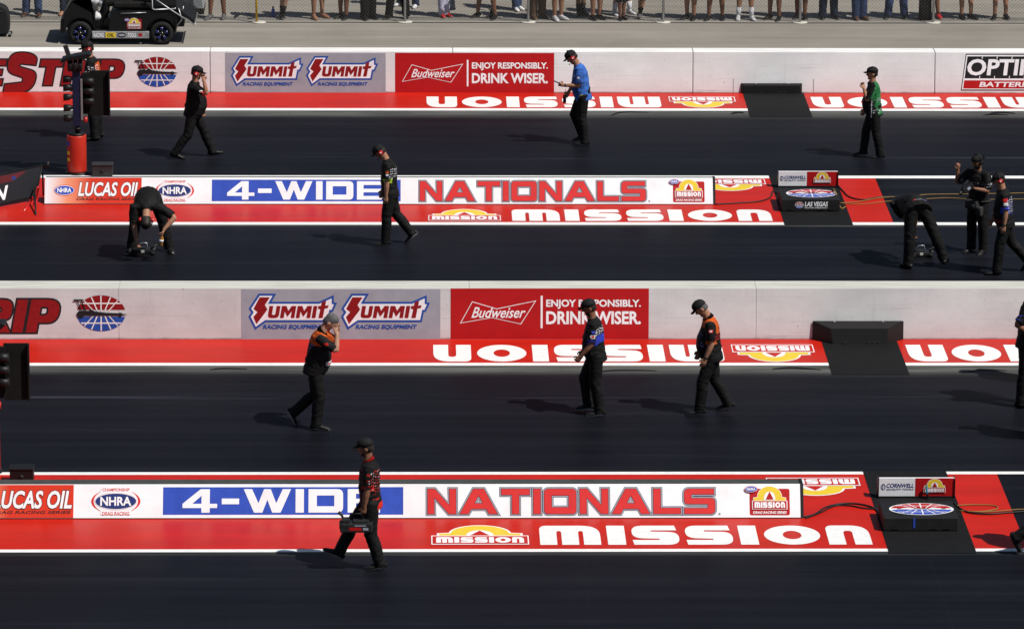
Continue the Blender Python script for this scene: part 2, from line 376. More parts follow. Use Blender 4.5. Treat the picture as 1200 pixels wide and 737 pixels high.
def rect_(x0, y0, x1, y1): return [(x0, y0), (x1, y0), (x1, y1), (x0, y1)]
TECH = {
 'N': (1.2, [[(0, 0), (0, 1), (.30, 1), (.92, .34), (.92, 1), (1.2, 1), (1.2, 0), (.90, 0), (.28, .66), (.28, 0)]]),
 'A': (1.6, [[(0, 0), (.58, 1), (1.02, 1), (1.6, 0), (1.24, 0), (1.12, .20), (.48, .20), (.36, 0)], [(.62, .42), (.98, .42), (.80, .74)]]),
 'T': (1.2, [[(0, .76), (0, 1), (1.2, 1), (1.2, .76), (.75, .76), (.75, 0), (.45, 0), (.45, .76)]]),
 'I': (.3, [rect_(0, 0, .3, 1)]),
 'O': (1.35, [rpoly([(0, 0, .18), (1.35, 0, .18), (1.35, 1, .18), (0, 1, .18)]), rect_(.31, .26, 1.04, .74)]),
 'L': (1.15, [[(0, 0), (0, 1), (.3, 1), (.3, .23), (1.15, .23), (1.15, 0)]]),
 'S': (1.3, [rpoly([(0, 0), (1.3, 0, .2), (1.3, .62, .16), (.3, .62), (.3, .78), (1.26, .78), (1.26, 1), (0, 1, .2), (0, .39, .16), (1.0, .39), (1.0, .22), (0, .22)])]),
 '4': (1.5, [[(0, .20), (0, .38), (.78, 1), (1.18, 1), (1.18, .38), (1.5, .38), (1.5, .20), (1.18, .20), (1.18, 0), (.82, 0), (.82, .20)], [(.42, .38), (.82, .38), (.82, .72)]]),
 '-': (.75, [rect_(0, .36, .75, .60)]),
 'W': (2.05, [[(0, 1), (.36, 1), (.64, .40), (.88, 1), (1.17, 1), (1.41, .40), (1.69, 1), (2.05, 1), (1.60, 0), (1.24, 0), (1.025, .55), (.81, 0), (.45, 0)]]),
 'D': (1.5, [rpoly([(0, 0), (1.5, 0, .24), (1.5, 1, .24), (0, 1)]), rect_(.36, .27, 1.12, .73)]),
 'E': (1.4, [[(0, 0), (1.4, 0), (1.4, .2), (.36, .2), (.36, .4), (1.4, .4), (1.4, .59), (.36, .59), (.36, .8), (1.4, .8), (1.4, 1), (0, 1)]]),
 'i': (.36, [rect_(0, 0, .36, 1)]),
}
SOFT = {
 'm': (1.75, [rpoly([(0, 0), (0.0, 1, .22), (1.75, 1, .55), (1.75, 0), (1.26, 0), (1.26, .72, .1), (1.12, .72, .1), (1.12, 0), (.63, 0), (.63, .72, .1), (.49, .72, .1), (.49, 0)], 7)]),
 'i': (.52, [rect_(0, 0, .52, 1)]),
 's': (1.35, [rpoly([(.03, 0), (1.35, 0, .34), (1.35, .66, .30), (.55, .69, .02), (.55, .75, .02), (1.30, .75), (1.26, 1), (0, 1, .34), (0, .35, .30), (.78, .31, .02), (.78, .25, .02), (0, .25)], 7)]),
 'o': (1.62, [ell(.81, .5, .81, .5), ell(.81, .5, .27, .22, 28)]),
 'n': (1.24, [rpoly([(0, 0), (0, 1, .22), (1.24, 1, .55), (1.24, 0), (.75, 0), (.75, .72, .12), (.49, .72, .12), (.49, 0)], 7)]),
}
SUMM = {
 'U': (.86, [rpoly([(0, 1), (0, 0, .3), (.86, 0, .3), (.86, 1), (.56, 1), (.56, .26, .1), (.30, .26, .1), (.30, 1)])]),
 'M': (1.12, [[(0, 0), (0, 1), (.36, 1), (.56, .60), (.76, 1), (1.12, 1), (1.12, 0), (.83, 0), (.83, .55), (.56, .10), (.29, .55), (.29, 0)]]),
 'I': (.30, [rect_(0, 0, .30, 1)]),
 't': (.72, [[(.12, 0), (.16, .72), (-.05, .78), (-.03, 1.0), (.16, 1.0), (.18, 1.3), (.50, 1.45), (.50, 1.02), (.76, 1.06), (.72, .82), (.48, .78), (.46, 0)]]),
}
HEAVY = {
 'E': (.80, [[(0, 0), (.78, 0), (.78, .22), (.32, .22), (.32, .40), (.70, .40), (.70, .60), (.32, .60), (.32, .78), (.80, .78), (.80, 1), (0, 1)]]),
 'S': (1.2, [rpoly([(.02, 0.02), (.02, -.28), (.9, -.28, .3), (1.2, .0, .3), (1.2, .52, .25), (.45, .72, .08), (.45, .86, .08), (1.1, .80), (1.12, 1.1, .2), (.7, 1.3, .4), (.0, 1.25, .45), (.0, .52, .3), (.72, .30, .1), (.72, .10, .08)])]),
 'T': (.88, [[(0, .74), (0, 1), (.88, 1), (.88, .74), (.61, .74), (.61, 0), (.27, 0), (.27, .74)]]),
 'R': (.92, [rpoly([(0, 0), (0, 1), (.9, 1, .34), (.9, .44, .22), (.70, .38, .05), (.96, 0), (.60, 0), (.36, .36), (.34, 0)]), rpoly([(.34, .58), (.34, .78), (.58, .78, .1), (.58, .58, .1)])]),
 'I': (.34, [rect_(0, 0, .34, 1)]),
 'P': (.95, [rpoly([(0, 0), (0, 1), (.95, 1, .42), (.95, .30, .42), (.34, .30), (.34, 0)]), rpoly([(.34, .52), (.34, .78), (.60, .78, .12), (.60, .52, .12)])]),
}
# ================================================================== THE SETTING
def YY(py, z=0.0): return G(600, py, z).y
def sheet(name, x0, x1, y0, y1, z, m, nx=1):
    bm = bmesh.new(); xs = [x0+(x1-x0)*i/nx for i in range(nx+1)]
    a = [bm.verts.new((x, y0, z)) for x in xs]; b = [bm.verts.new((x, y1, z)) for x in xs]
    for i in range(nx): bm.faces.new((a[i], a[i+1], b[i+1], b[i]))
    return tag(obj(name, bm, m), None, None, None, 'structure')
XL, XR = -40.0, 45.0
SX0, SX1 = 6.37, 7.545                       # the rubber strip across the track
sheet('ground', -700, 700, -300, 1200, 0.0, M_CONC)
sheet('road', XL, XR, 71.03, 88.42, .004, M_ROAD)
sheet('road', XL, XR, 30.0, 70.50, .004, M_ROAD)
WU, WL_ = 88.42, 70.50                        # wall feet
def painted(name, x0, x1, ya, yb, z, m): return sheet(name, x0, x1, ya, yb, z, m)
lnU = (YY(130.4), YY(127.7)); lnL = (YY(428.9), YY(425.6)); iUf = (YY(264.1), YY(261.0)); iUb = (YY(209.4), YY(206.3)); iLb = (YY(556.4), YY(553.3)); iLf = (YY(646.9), YY(643.6))
for (a, b) in ((XL, SX0), (SX1, XR)):
    painted('red_apron', a, b, lnU[1], WU, .008, M_RED); painted('red_apron', a, b, lnL[1], WL_, .008, M_RED)
    painted('lane_line', a, b, *lnU, .008, M_WPAINT); painted('lane_line', a, b, *lnL, .008, M_WPAINT)
    for f, k in ((iUf, iUb), (iLf, iLb)):
        painted('lane_line', a, b, *f, .008, M_WPAINT); painted('lane_line', a, b, *k, .008, M_WPAINT)
for f, k in ((iUf, iUb), (iLf, iLb)):
    painted('red_apron', XL, SX0, f[1], k[0], .008, M_RED); painted('red_apron', SX1, 8.25, f[1], k[0], .008, M_RED)
for ya, yb in ((86.28, WU), (77.88, 81.55), (68.46, WL_), (59.68, 63.45)):
    painted('rubber_strip', SX0, SX1, ya, yb, .012, M_RUBBER)

# ---- lettering and emblems painted on the red aprons
def logo_low(p, u0, v0, u1, v1, L=1):
    """low arch emblem over a bordered banner, as painted flat on the apron"""
    w, h = u1-u0, v1-v0
    def q(x, y): return (u0+x*w, v0+y*h)
    arch = [q(.08, .46), q(.08, .58), q(.18, .60)]+[q(.5+.30*math.cos(t), .60+.40*math.sin(t)) for t in np.linspace(math.pi, 0, 15)]+[q(.82, .60), q(.92, .58), q(.92, .46)]
    p.poly(arch, M_WHITE, L, off=.028); p.poly(arch, M_YEL, L+1)
    p.poly([q(.36, .46)]+[q(.5+.14*math.cos(t), .50+.26*math.sin(t)) for t in np.linspace(math.pi, 0, 9)]+[q(.64, .46)], M_WHITE, L+2)
    p.poly([q(.40, .48), q(.60, .48), q(.5, .74)], M_RED, L+3)
    p.rect(*q(0, 0), *q(1, .47), M_WHITE, L+4); p.rect(*q(.012, .035), *q(.988, .435), M_RED, L+5)
    p.glyphs(SOFT, 'mission', *q(.05, .09), *q(.95, .38), M_WHITE, L+6, gap=.14)
def apron_print(x0, ya, yb, flip, text=True, logo=None):
    """x0: left end of the word in metres; the word is 4.45 m long"""
    if flip: p = Print((0, 0, .0095), (-1, 0, 0), (0, -1, 0), .0012)
    else: p = Print((0, 0, .0095), (1, 0, 0), (0, 1, 0), .0012)
    s = -1 if flip else 1
    def rng(a, b): return (a, b) if s > 0 else (-b, -a)
    v = rng(ya, yb)
    if text:
        u = rng(x0, x0+4.46); p.glyphs(SOFT, 'mission', u[0], v[0], u[1], v[1], M_WPAINT, 1, gap=.20)
    if logo:
        u = rng(*logo); logo_low(p, u[0], v[0], u[1], v[1])
    tag(p.done('road_lettering'), None, None, None, 'structure')
def X_(px, py): return G(px, py).x
apron_print(1.73, YY(259.6), YY(246.3), False, logo=(X_(502, 259), X_(587, 259)))
apron_print(1.73, YY(638.9), YY(616.6), False, logo=(.27, 1.58))
apron_print(X_(500, 126), YY(126.6), YY(114.2), True, logo=(X_(786, 126), X_(864, 126)))
apron_print(X_(954, 126), YY(126.6), YY(114.2), True)
apron_print(X_(508, 424), YY(424.3), YY(404.8), True, logo=(X_(861, 424), X_(958, 424)))
apron_print(X_(1068, 424), YY(424.3), YY(404.8), True)
apron_print(0, YY(224), YY(210.6), True, text=False, logo=(X_(896, 212)-1.30, X_(896, 212)))
apron_print(0, YY(581), YY(561), True, text=False, logo=(X_(1006, 562)-1.30, X_(1006, 562)))

# ---- the two concrete barrier walls
def wall(Y0, depth, seams, m, label, gap=.006):
    t = thing('barrier_wall', label, 'barrier wall', (0, Y0, 0))
    xs = [XL]+seams+[XR]
    for a, b in zip(xs, xs[1:]):
        bm = bmesh.new(); prism(bm, [(0, 0), (.10, .795), (.10+depth, .795), (.10+depth+.06, 0)], 'x', a+gap, b-gap, 0, .012 if gap > .003 else .002)
        o = obj('wall_segment', bm, m, t)
        for p_ in o.data.polygons: p_.use_smooth = False
    return t
WALLU = wall(WU, .36, [-12.9, -8.5, -3.86, .79, 5.41, 10.07, 14.7], M_WALLU, 'white concrete barrier wall in front of the spectators and golf cart')
WALLL = wall(WL_, .47, [-13.4, -4.53, .9, 5.36, 10.6], M_WALLL, 'worn white concrete barrier wall across the middle of the track', .0022)
WV = Vector((0, .10, .795)).normalized()
class WP(Print):
    def __init__(self, Y0): super().__init__((0, 0, 0), (1, 0, 0), WV, .0022); self.Y0 = Y0
    def uv(self, px, py):
        d = ray(px, py); nrm = self.N; t = (Vector((0, self.Y0, 0))-CAM).dot(nrm)/d.dot(nrm); q = CAM+d*t-Vector((0, self.Y0, 0))
        return q.x, q.dot(WV)
    def bx(self, x0, y0, x1, y1):
        a = self.uv(x0, y1); b = self.uv(x1, y0); return a[0], a[1], b[0], b[1]
def globe(p, u0, v0, u1, v1, bg, L=1, car=True, flat=False):
    cx, cy, rx, ry = (u0+u1)/2, (v0+v1)/2, (u1-u0)/2, (v1-v0)/2; g = .20 if not flat else .13
    if flat: p.poly(ell(cx, cy, rx*1.06, ry*1.07), M_WHITE, L)
    a = math.asin(g)
    p.poly(ell(cx, cy, rx, ry, 30, a, math.pi-a), M_DRED if not flat else M_REDD, L+1)
    p.poly(ell(cx, cy, rx, ry, 30, math.pi+a, 2*math.pi-a), M_SBLUE if not flat else M_BLUE, L+1)
    w = ry*.034
    for s in (1, -1):
        for k in (-.62, -.3, 0, .3, .62):
            dx_, dy_ = k*1.05, 1.0; aa, bb, cc = dx_*dx_+dy_*dy_, 2*(k*.36*dx_), k*k*.36*.36-1; tt = (-bb+math.sqrt(bb*bb-4*aa*cc))/(2*aa)-.012
            x0_, x1_ = cx+rx*(k*.36+dx_*.12), cx+rx*(k*.36+dx_*tt); y0_, y1_ = cy+s*ry*.12, cy+s*ry*tt
            q = [(x0_-w, y0_), (x0_+w, y0_), (x1_+w, y1_), (x1_-w, y1_)]
            p.poly(q if s > 0 else q[::-1], bg, L+2)
        p.rect(cx-rx*.82, cy+s*ry*.55-w, cx+rx*.82, cy+s*ry*.55+w, bg, L+2.3)
    if car:   # long low racing car in silhouette across the middle
        def q(x, y): return (cx+rx*x, cy+ry*y)
        p.poly([q(-1.0, -.12), q(-.95, .06), q(-.74, .16), q(-.52, .14), q(-.40, .22), q(-.24, .10), q(.2, .03), q(.8, .0), q(1.10, -.08), q(.6, -.13), q(-.2, -.15)], M_INK, L+4)
        p.poly(ell(*q(-.84, -.06), rx*.155, ry*.20, 18), M_INK, L+5); p.poly(ell(*q(.78, -.08), rx*.09, ry*.12, 14), M_INK, L+5)
        p.poly([q(-1.12, .68), q(-1.12, .78), q(-.72, .78), q(-.72, .70)], M_INK, L+6)
        for x in (-1.0, -.82): p.poly([q(x, .70), q(x+.05, .70), q(x+.22, .12), q(x+.17, .12)], M_INK, L+5.5)
    elif flat:
        for x in (-.45, .45): p.poly(ell(cx+rx*x, cy, rx*.22, ry*.13, 16), M_WHITE, L+4)
        p.rect(cx-rx*.8, cy-ry*.05, cx+rx*.8, cy+ry*.05, M_INK, L+3.5)
def shop(p, b, L=1):
    """slanted bolt-S word with a white and a blue surround, small line below"""
    u0, v0, u1, v1 = b; w, h = u1-u0, v1-v0
    def q(x, y): return (u0+x*w, v0+y*h)
    body = [q(*c) for c in [(.10, .96), (.27, .96), (.215, .74), (.80, .74), (.955, .90), (.955, .73), (.985, .72), (.95, .54), (.925, .54), (.90, .26), (.17, .26), (.055, .07), (-.01, .37), (.025, .49), (-.005, .59)]]
    p.poly(body, M_SBLUE, L, off=.022); p.poly(body, M_WHITE, L+1, off=-.011)
    p.poly([q(*c) for c in [(.105, .90), (.224, .90), (.165, .69), (.195, .575), (.171, .49), (.066, .17), (.030, .365), (.079, .5), (.032, .585)]], M_DRED, L+2)
    p.glyphs(SUMM, 'UMMIt', *q(.195, .335), *q(.905, .665), M_DRED, L+2, gap=.11, shear=.16)
    p.text('RACING EQUIPMENT', *q(.14, .02), *q(.86, .155), M_SBLUE, L+1, bold=.036, shear=.2)
def bow_tie(p, b, L=1):
    u0, v0, u1, v1 = b; w, h = u1-u0, v1-v0
    def q(x, y): return (u0+x*w, v0+y*h)
    o = [q(.16, .96), q(.48, .66), q(1.0, 1.0), q(.80, 0), q(.42, .27), q(0, .04)]
    p.poly(o, M_WHITE, L); p.poly(o, M_REDD, L+1, off=-.011)
    p.text('Budweiser', *q(.15, .27), *q(.86, .72), M_WHITE, L+2, bold=.012, shear=.42)
def enjoy(p, b1, b2, bar, L=1):
    p.text('ENJOY RESPONSIBLY.', *b1, M_WHITE, L, bold=.030); p.text('DRINK WISER.', *b2, M_WHITE, L, bold=.032); p.rect(*bar, M_WHITE, L)
def dress_wall(t, Y0, wallmat, strip, stripbox, gl, lav, sh, bud, bow, e1, e2, bar, opt=None):
    def put(p, name, parent):
        o = p.done(name, parent); return o
    p = WP(Y0); b = p.bx(*stripbox); p.glyphs(HEAVY, strip, *b, M_DRED, 1, gap=.10, outlines=[(M_INK, .028)], shear=.20); put(p, 'lettering', t)
    p = WP(Y0); globe(p, *p.bx(*gl), M_WALLU if wallmat is M_WALLU else M_WPAINT); put(p, 'emblem', t)
    p = WP(Y0); p.rect(*p.bx(*lav), M_LGREY, 1); pan = put(p, 'banner', t)
    p = WP(Y0)
    for s in sh: shop(p, p.bx(*s), 2)
    put(p, 'lettering', pan)
    p = WP(Y0); p.rect(*p.bx(*bud), M_REDD, 1); pan = put(p, 'banner', t)
    p = WP(Y0); bow_tie(p, p.bx(*bow), 2); enjoy(p, p.bx(*e1), p.bx(*e2), p.bx(*bar), 2); put(p, 'lettering', pan)
    if opt:
        p = WP(Y0); u0, v0, u1, v1 = p.bx(*opt); w, h = u1-u0, v1-v0; s = .13*h/.5
        def q(x, y): return (u0+x*w+y*.085, v0+y*h)
        p.poly([q(0, 0), q(1, 0), q(1, 1), q(0, 1)], M_INK, 1); p.poly([q(.008, .03), q(.992, .03), q(.992, .97), q(.008, .97)], M_WHITE, 2)
        p.poly([q(.022, .06), q(.978, .06), q(.978, .28), q(.022, .28)], M_REDD, 3); p.poly([q(.022, .335), q(.978, .335), q(.978, .93), q(.022, .93)], M_INK, 3)
        pan = put(p, 'banner', t); p = WP(Y0)
        p.text('OPTIMA', *q(.045, .41), *q(.955, .86), M_WHITE, 4, bold=.030, shear=.10); p.text('BATTERIES', *q(.19, .10), *q(.80, .24), M_WHITE, 4, bold=.03, shear=.15)
        for k in range(1, 6):
            x = .022+.956*k/6
            for (a, c) in ((.335, .40), (.86, .93)): p.poly([q(x-.004, a), q(x+.004, a), q(x+.004, c), q(x-.004, c)], M_WHITE, 4)
        put(p, 'lettering', pan)
# wall prints are laid out with u in world x, v up the sloping face; parts sit in the wall's own space (its foot line)
dress_wall(WALLU, WU, M_WALLU, 'ESTRIP', (-21, 70.5, 147, 100), (161, 67, 207, 102), (264, 62.5, 452, 109.3), [(273, 66, 355, 102), (361, 66, 442.5, 102)],
           (463, 62.5, 649.5, 109.6), (471, 75, 543, 97), (553, 73.5, 642, 83), (553, 86, 642, 98), (547, 70.5, 549, 101.5), (1126, 63.5, 1236, 106.5))
dress_wall(WALLL, WL_, M_WALLL, 'STRIP', (-108, 351, 72, 389.5), (90, 346, 147, 388), (283, 339, 516, 397.6), [(294, 344, 394, 387), (402.5, 344, 503, 387)],
           (528, 338, 760.5, 397), (539, 352, 628.5, 380), (640, 351, 751, 362), (640, 364.5, 751, 380), (633.5, 346.5, 636, 384.5))

# ---- long low sponsor boards standing on the centre islands
def orange_fade():
    m = mat('orange_fade_print', (.68, .06, .012), .45, .35, var=.04); nt = m.node_tree; b = nt.nodes['Principled BSDF']
    tc = nt.nodes.new('ShaderNodeTexCoord'); sp = nt.nodes.new('ShaderNodeSeparateXYZ'); nt.links.new(tc.outputs['Object'], sp.inputs[0])
    mr = nt.nodes.new('ShaderNodeMapRange'); mr.inputs['From Min'].default_value = -6.3; mr.inputs['From Max'].default_value = -5.55; nt.links.new(sp.outputs[0], mr.inputs[0])
    r = nt.nodes.new('ShaderNodeValToRGB'); nt.links.new(mr.outputs[0], r.inputs[0])
    r.color_ramp.elements[0].color = (.80, .78, .80, 1); r.color_ramp.elements[1].color = (.62, .034, .010, 1); r.color_ramp.elements[1].position = 1
    e = r.color_ramp.elements.new(.45); e.color = (.78, .30, .16, 1)
    nt.links.new(r.outputs[0], b.inputs['Base Color']); return m
M_FADE = orange_fade()
def bx_on(Y):   # px -> x on an upright face at Y
    return lambda px, py: AT(px, py, Y)
def oval(p, cx, cy, rx, ry, L=1, ring=True):
    if ring:
        p.poly(ell(cx, cy, rx*1.0, ry*1.0), M_REDB, L); p.poly(ell(cx, cy, rx*.90, ry*1.05), M_WHITE, L+1)
        p.rect(cx-rx*.62, cy-ry*1.1, cx+rx*.62, cy+ry*1.1, M_WHITE, L+1.4); p.poly(ell(cx, cy, rx*.88, ry*.72), M_REDB, L+2, off=-.004)
        p.poly(ell(cx, cy, rx*.86, ry*.68), M_WHITE, L+3); p.poly(ell(cx, cy, rx*.83, ry*.62), M_NAVY, L+4)
        p.text('NHRA', cx-rx*.63, cy-ry*.36, cx+rx*.63, cy+ry*.36, M_WHITE, L+5, bold=.03)
        p.text('CHAMPIONSHIP', cx-rx*.55, cy+ry*.80, cx+rx*.55, cy+ry*1.06, M_REDB, L+2, bold=.02); p.text('DRAG RACING', cx-rx*.55, cy-ry*1.12, cx+rx*.55, cy-ry*.84, M_REDB, L+2, bold=.02)
    else:
        p.poly(ell(cx, cy, rx, ry), M_REDB, L); p.poly(ell(cx, cy, rx*.94, ry*.88), M_WHITE, L+1); p.poly(ell(cx, cy, rx*.89, ry*.78), M_BLUE, L+2)
        p.text('NHRA', cx-rx*.66, cy-ry*.42, cx+rx*.66, cy+ry*.42, M_WHITE, L+3, bold=.03)
def logo_badge(p, u0, v0, u1, v1, L=1, small=True):
    w, h = u1-u0, v1-v0
    def q(x, y): return (u0+x*w, v0+y*h)
    p.poly(rpoly([(*q(0, 0), .03), (*q(1, 0), .03), (*q(1, .92), .03), (*q(0, .92), .03)]), M_REDD, L)
    arch = [q(.10, .50), q(.10, .60), q(.20, .62)]+[q(.5+.30*math.cos(t), .64+.36*math.sin(t)) for t in np.linspace(math.pi, 0, 15)]+[q(.80, .62), q(.90, .60), q(.90, .50)]
    p.poly(arch, M_WHITE, L+1, off=.006); p.poly(arch, M_YEL, L+2)
    p.poly([q(.36, .52)]+[q(.5+.14*math.cos(t), .60+.22*math.sin(t)) for t in np.linspace(math.pi, 0, 9)]+[q(.64, .52)], M_WHITE, L+3); p.poly([q(.40, .54), q(.60, .54), q(.5, .82)], M_REDD, L+4)
    p.rect(*q(.06, .20), *q(.94, .50), M_WHITE, L+5); p.rect(*q(.08, .215), *q(.92, .485), M_REDD, L+6)
    p.glyphs(SOFT, 'mission', *q(.12, .25), *q(.88, .45), M_WHITE, L+7, gap=.16)
    if small: p.text('DRAG RACING SERIES', *q(.08, .05), *q(.92, .14), M_WHITE, L+2, bold=.03, shear=.2)
def sponsor_board(Y, top, deep, label, dx=0.0):
    """front face leans back slightly; all distances along the face in metres"""
    t = thing('sponsor_board', label, 'sponsor board', (dx, Y, 0), 0, 'sponsor boards on the centre islands')
    bm = bmesh.new()
    ln = top*.54
    prism(bm, [(.014, .02), (ln+.010, top-.012), (ln+deep, top-.012), (ln+deep+.01, .0), (.014, 0)], 'x', -6.34, 5.255, 0, .004); obj('body', bm, mat('board_back', (.055, .060, .058), .7, .2), t)
    bm = bmesh.new(); prism(bm, [(-.006, .018), (ln-.006, top), (ln+.012, top), (.012, .018)], 'x', -6.35, 5.24, 0, .003); fp = obj('front_panel', bm, M_WHITE, t)
    bm = bmesh.new(); prism(bm, [(-.012, .0), (ln-.012, top), (ln+deep+.01, top-.005), (ln+deep+.02, 0)], 'x', 5.243, 5.285, 0, .004); obj('end_cap', bm, M_BLACK, t)
    bm = bmesh.new(); box(bm, -6.35, 5.24, -.014, .02, .001, .017, 0, .003); obj('bottom_shade_strip', bm, M_BLACK, t)  # black strip drawn for the dark shadow edge under the board
    V = Vector((0, ln, top-.018)); H = V.length; V.normalize()
    def P_(): return Print((0, -.006, .018), (1, 0, 0), V, .0022)
    ux = lambda px: AT(px, 224, 79.36).x        # laid out on the far board; the near one carries the same print
    p = P_(); p.rect(-6.345, .0+.004, ux(165.5), H-.003, M_FADE, 1); oval(p, ux(75), H*.51, .185, H*.21, 2, False)
    p.text('LUCAS OIL', ux(91), H*.28, ux(164), H*.82, M_WHITE, 3, bold=.028, shear=.22, outline=.028, om=M_INK); p.text('DRAG RACING SERIES', ux(89), H*.13, ux(163), H*.22, M_INK, 2, bold=.02, shear=.2); p.done('lettering', fp)
    p = P_(); oval(p, ux(204.5), H*.50, .335, H*.37, 1); p.done('emblem', fp)
    p = P_(); p.rect(ux(248), H*.10, ux(469.5), H*.92, M_BLUE, 1); p.glyphs(TECH, '4-WiDE', ux(266), H*.16, ux(448), H*.86, M_WHITE, 2, gap=.20); p.done('lettering', fp)
    p = P_(); p.glyphs(TECH, 'NATIONALS', ux(492), H*.115, ux(757), H*.86, M_REDB, 1, gap=.16, outlines=[(M_INK, .027), (M_SILV, .021), (M_INK, .006)])
    p.poly(ell(ux(761), H*.11, .018, .018, 12), M_SILV, 1); p.done('lettering', fp)
    p = P_(); logo_badge(p, ux(789), H*.07, ux(826), H*.93, 1); oval(p, ux(790.5), H*.84, .09, H*.10, 9, False); p.done('emblem', fp)
    return t
sponsor_board(YY(240.3), .430, .14, 'long white race title board on the island in front of the far lane')
sponsor_board(YY(607.8), .425, .27, 'long white race title board on the island beside the man carrying a box', .075)

# ---- small two-part signs, low timing boxes, wall pads on the rubber strip
def small_sign(Y, label):
    t = thing('island_sign', label, 'sign', (6.47, Y, 0), 0, 'small sponsor signs on the rubber strip')
    bm = bmesh.new(); box(bm, 0, 1.045, 0, .035, .035, .30, 0, .003); b = obj('board', bm, M_WHITE, t)
    bm = bmesh.new(); box(bm, -.012, 0.0, -.02, .16, .012, .29, 0, .002); box(bm, 1.045, 1.057, -.02, .16, .012, .29, 0, .002); box(bm, 0, 1.045, .10, .12, .05, .10, 0, .003); box(bm, .0, 1.045, -.003, .05, .012, .034, 0, .003); obj('stand', bm, M_BLACK, t)
    p = Print((0, -.001, .036), (1, 0, 0), (0, 0, 1), .0018); h = .262
    p.rect(.505, .002, 1.043, h, M_REDD, 1); logo_badge(p, .60, .005, .945, h-.012, 2, False)
    p.text('CORNWELL', .105, .125, .485, .185, M_NAVY, 1, bold=.022, shear=.2); p.text('QUALITY TOOLS', .105, .085, .485, .112, M_NAVY, 1, bold=.03, shear=.2)
    p.poly(ell(.06, .135, .032, .045, 18), M_NAVY, 1, [ell(.06, .135, .022, .034, 18)]); p.rect(.052, .11, .060, .165, M_NAVY, 1); p.done('lettering', b)
    return t
small_sign(YY(220.2), 'small white and red sign behind the box with the speedway lettering')
small_sign(YY(584.5), 'small white and red sign with a blue clip behind the near black box')
def timing_box(Y, depth, h, label, words):
    t = thing('timing_box', label, 'timing box', (6.39, Y, 0), 0, 'low black boxes on the rubber strip')
    bm = bmesh.new(); box(bm, 0, 1.01, 0, depth, .014, h, 0, .012); b = obj('body', bm, mat('box_black', (.013, .013, .014), .6, .25, var=.2, scale=5), t)
    p = Print((0, 0, h), (1, 0, 0), (0, 1, 0), .0015); globe(p, .135, .17*depth/.88, .965, .74*depth/.88+.02, M_WHITE, 1, False, True); p.done('emblem', b)
    if words:
        p = Print((0, 0, .014), (1, 0, 0), (0, 0, 1), .0015); p.text('LAS VEGAS', .40, .09, .80, .175, M_WHITE, 1, bold=.035, shear=.15); p.text('MOTOR SPEEDWAY', .40, .055, .80, .078, M_WHITE, 1, bold=.02, shear=.15)
        globe(p, .235, .06, .375, .17, M_WHITE, 1, False, True); p.done('lettering', b)
    else:
        bm = bmesh.new(); box(bm, .40, .425, -.006, -.001, .06, h-.01, 0, .001); obj('blue_tape', bm, M_BLUE, t)
    for x in (.10, .62, .80): bm = bmesh.new(); box(bm, x, x+.10, -.004, .0, .03, .045, 0, .001); obj('vent', bm, mat('vent_black', (.004, .004, .004), .8, .1), t)
    for x in (.06, .93):
        for y in (.06, depth-.06): bm = bmesh.new(); tube(bm, [(x, y, 0), (x, y, .02)], .03); obj('foot', bm, M_BLACK, t)
    return t
timing_box(YY(248.8), .84, .23, 'low black box with speedway lettering on its front between far red aprons', True)
timing_box(YY(623.8), .74, .205, 'low black box with a blue stripe on its front beside the red patch', False)
def wall_pad(x0, x1, Y0, dep, h, inset, label):
    t = thing('wall_pad', label, 'wall pad', (x0, Y0, 0))
    w = x1-x0; bm = bmesh.new()
    lo = [(0, -.012, 0), (w, -.012, 0), (w-inset, -dep, 0), (inset, -dep, 0)]; hi = [(0, .02, h), (w, .02, h), (w-inset*.9, -dep*.80, h*.80), (inset*.9, -dep*.80, h*.80)]
    A = [bm.verts.new(v) for v in lo]; B = [bm.verts.new(v) for v in hi]
    for i in range(4): bm.faces.new((A[i], A[(i+1) % 4], B[(i+1) % 4], B[i]))
    bm.faces.new(A[::-1]); bm.faces.new(B); bmesh.ops.recalc_face_normals(bm, faces=bm.faces[:]); bmesh.ops.bevel(bm, geom=bm.edges[:], offset=.008, segments=2, affect='EDGES')
    obj('body', bm, mat('pad_rubber', (.0095, .009, .009), .5, .28, bump=.15, scale=5), t)
    for x in (.24, .77): bm = bmesh.new(); ellipsoid(bm, (w*x, -.01, h*.97), (.018, .012, .012), None, 0, 8, 6); obj('bolt', bm, M_STEEL, t)
    for x in (.33, .60, .65, .71): bm = bmesh.new(); ellipsoid(bm, (w*x, -dep*1.0, .035), (.02, .006, .008), None, 0, 8, 6); obj('bolt', bm, M_DGREY, t)
    return t
wall_pad(6.23, 7.66, WL_, .30, .30, .30, 'black wedge shaped pad at the foot of the middle wall')
wall_pad(6.33, 7.52, WU, .06, .20, .05, 'shallow black pad at the foot of the far white wall')
bm = bmesh.new()   # flush steel hatch in the wall above the far pad
bm.free()
for a in (X_(859, 110), X_(953, 110)):
    bm = bmesh.new(); box(bm, a, a+.014, -.003, .02, .02, .28)
    for b in bm.verts: b.co.y += b.co.z*.126
    obj('joint_strip', bm, mat('wall_grey', (.36, .34, .35), .7, .2), WALLU)

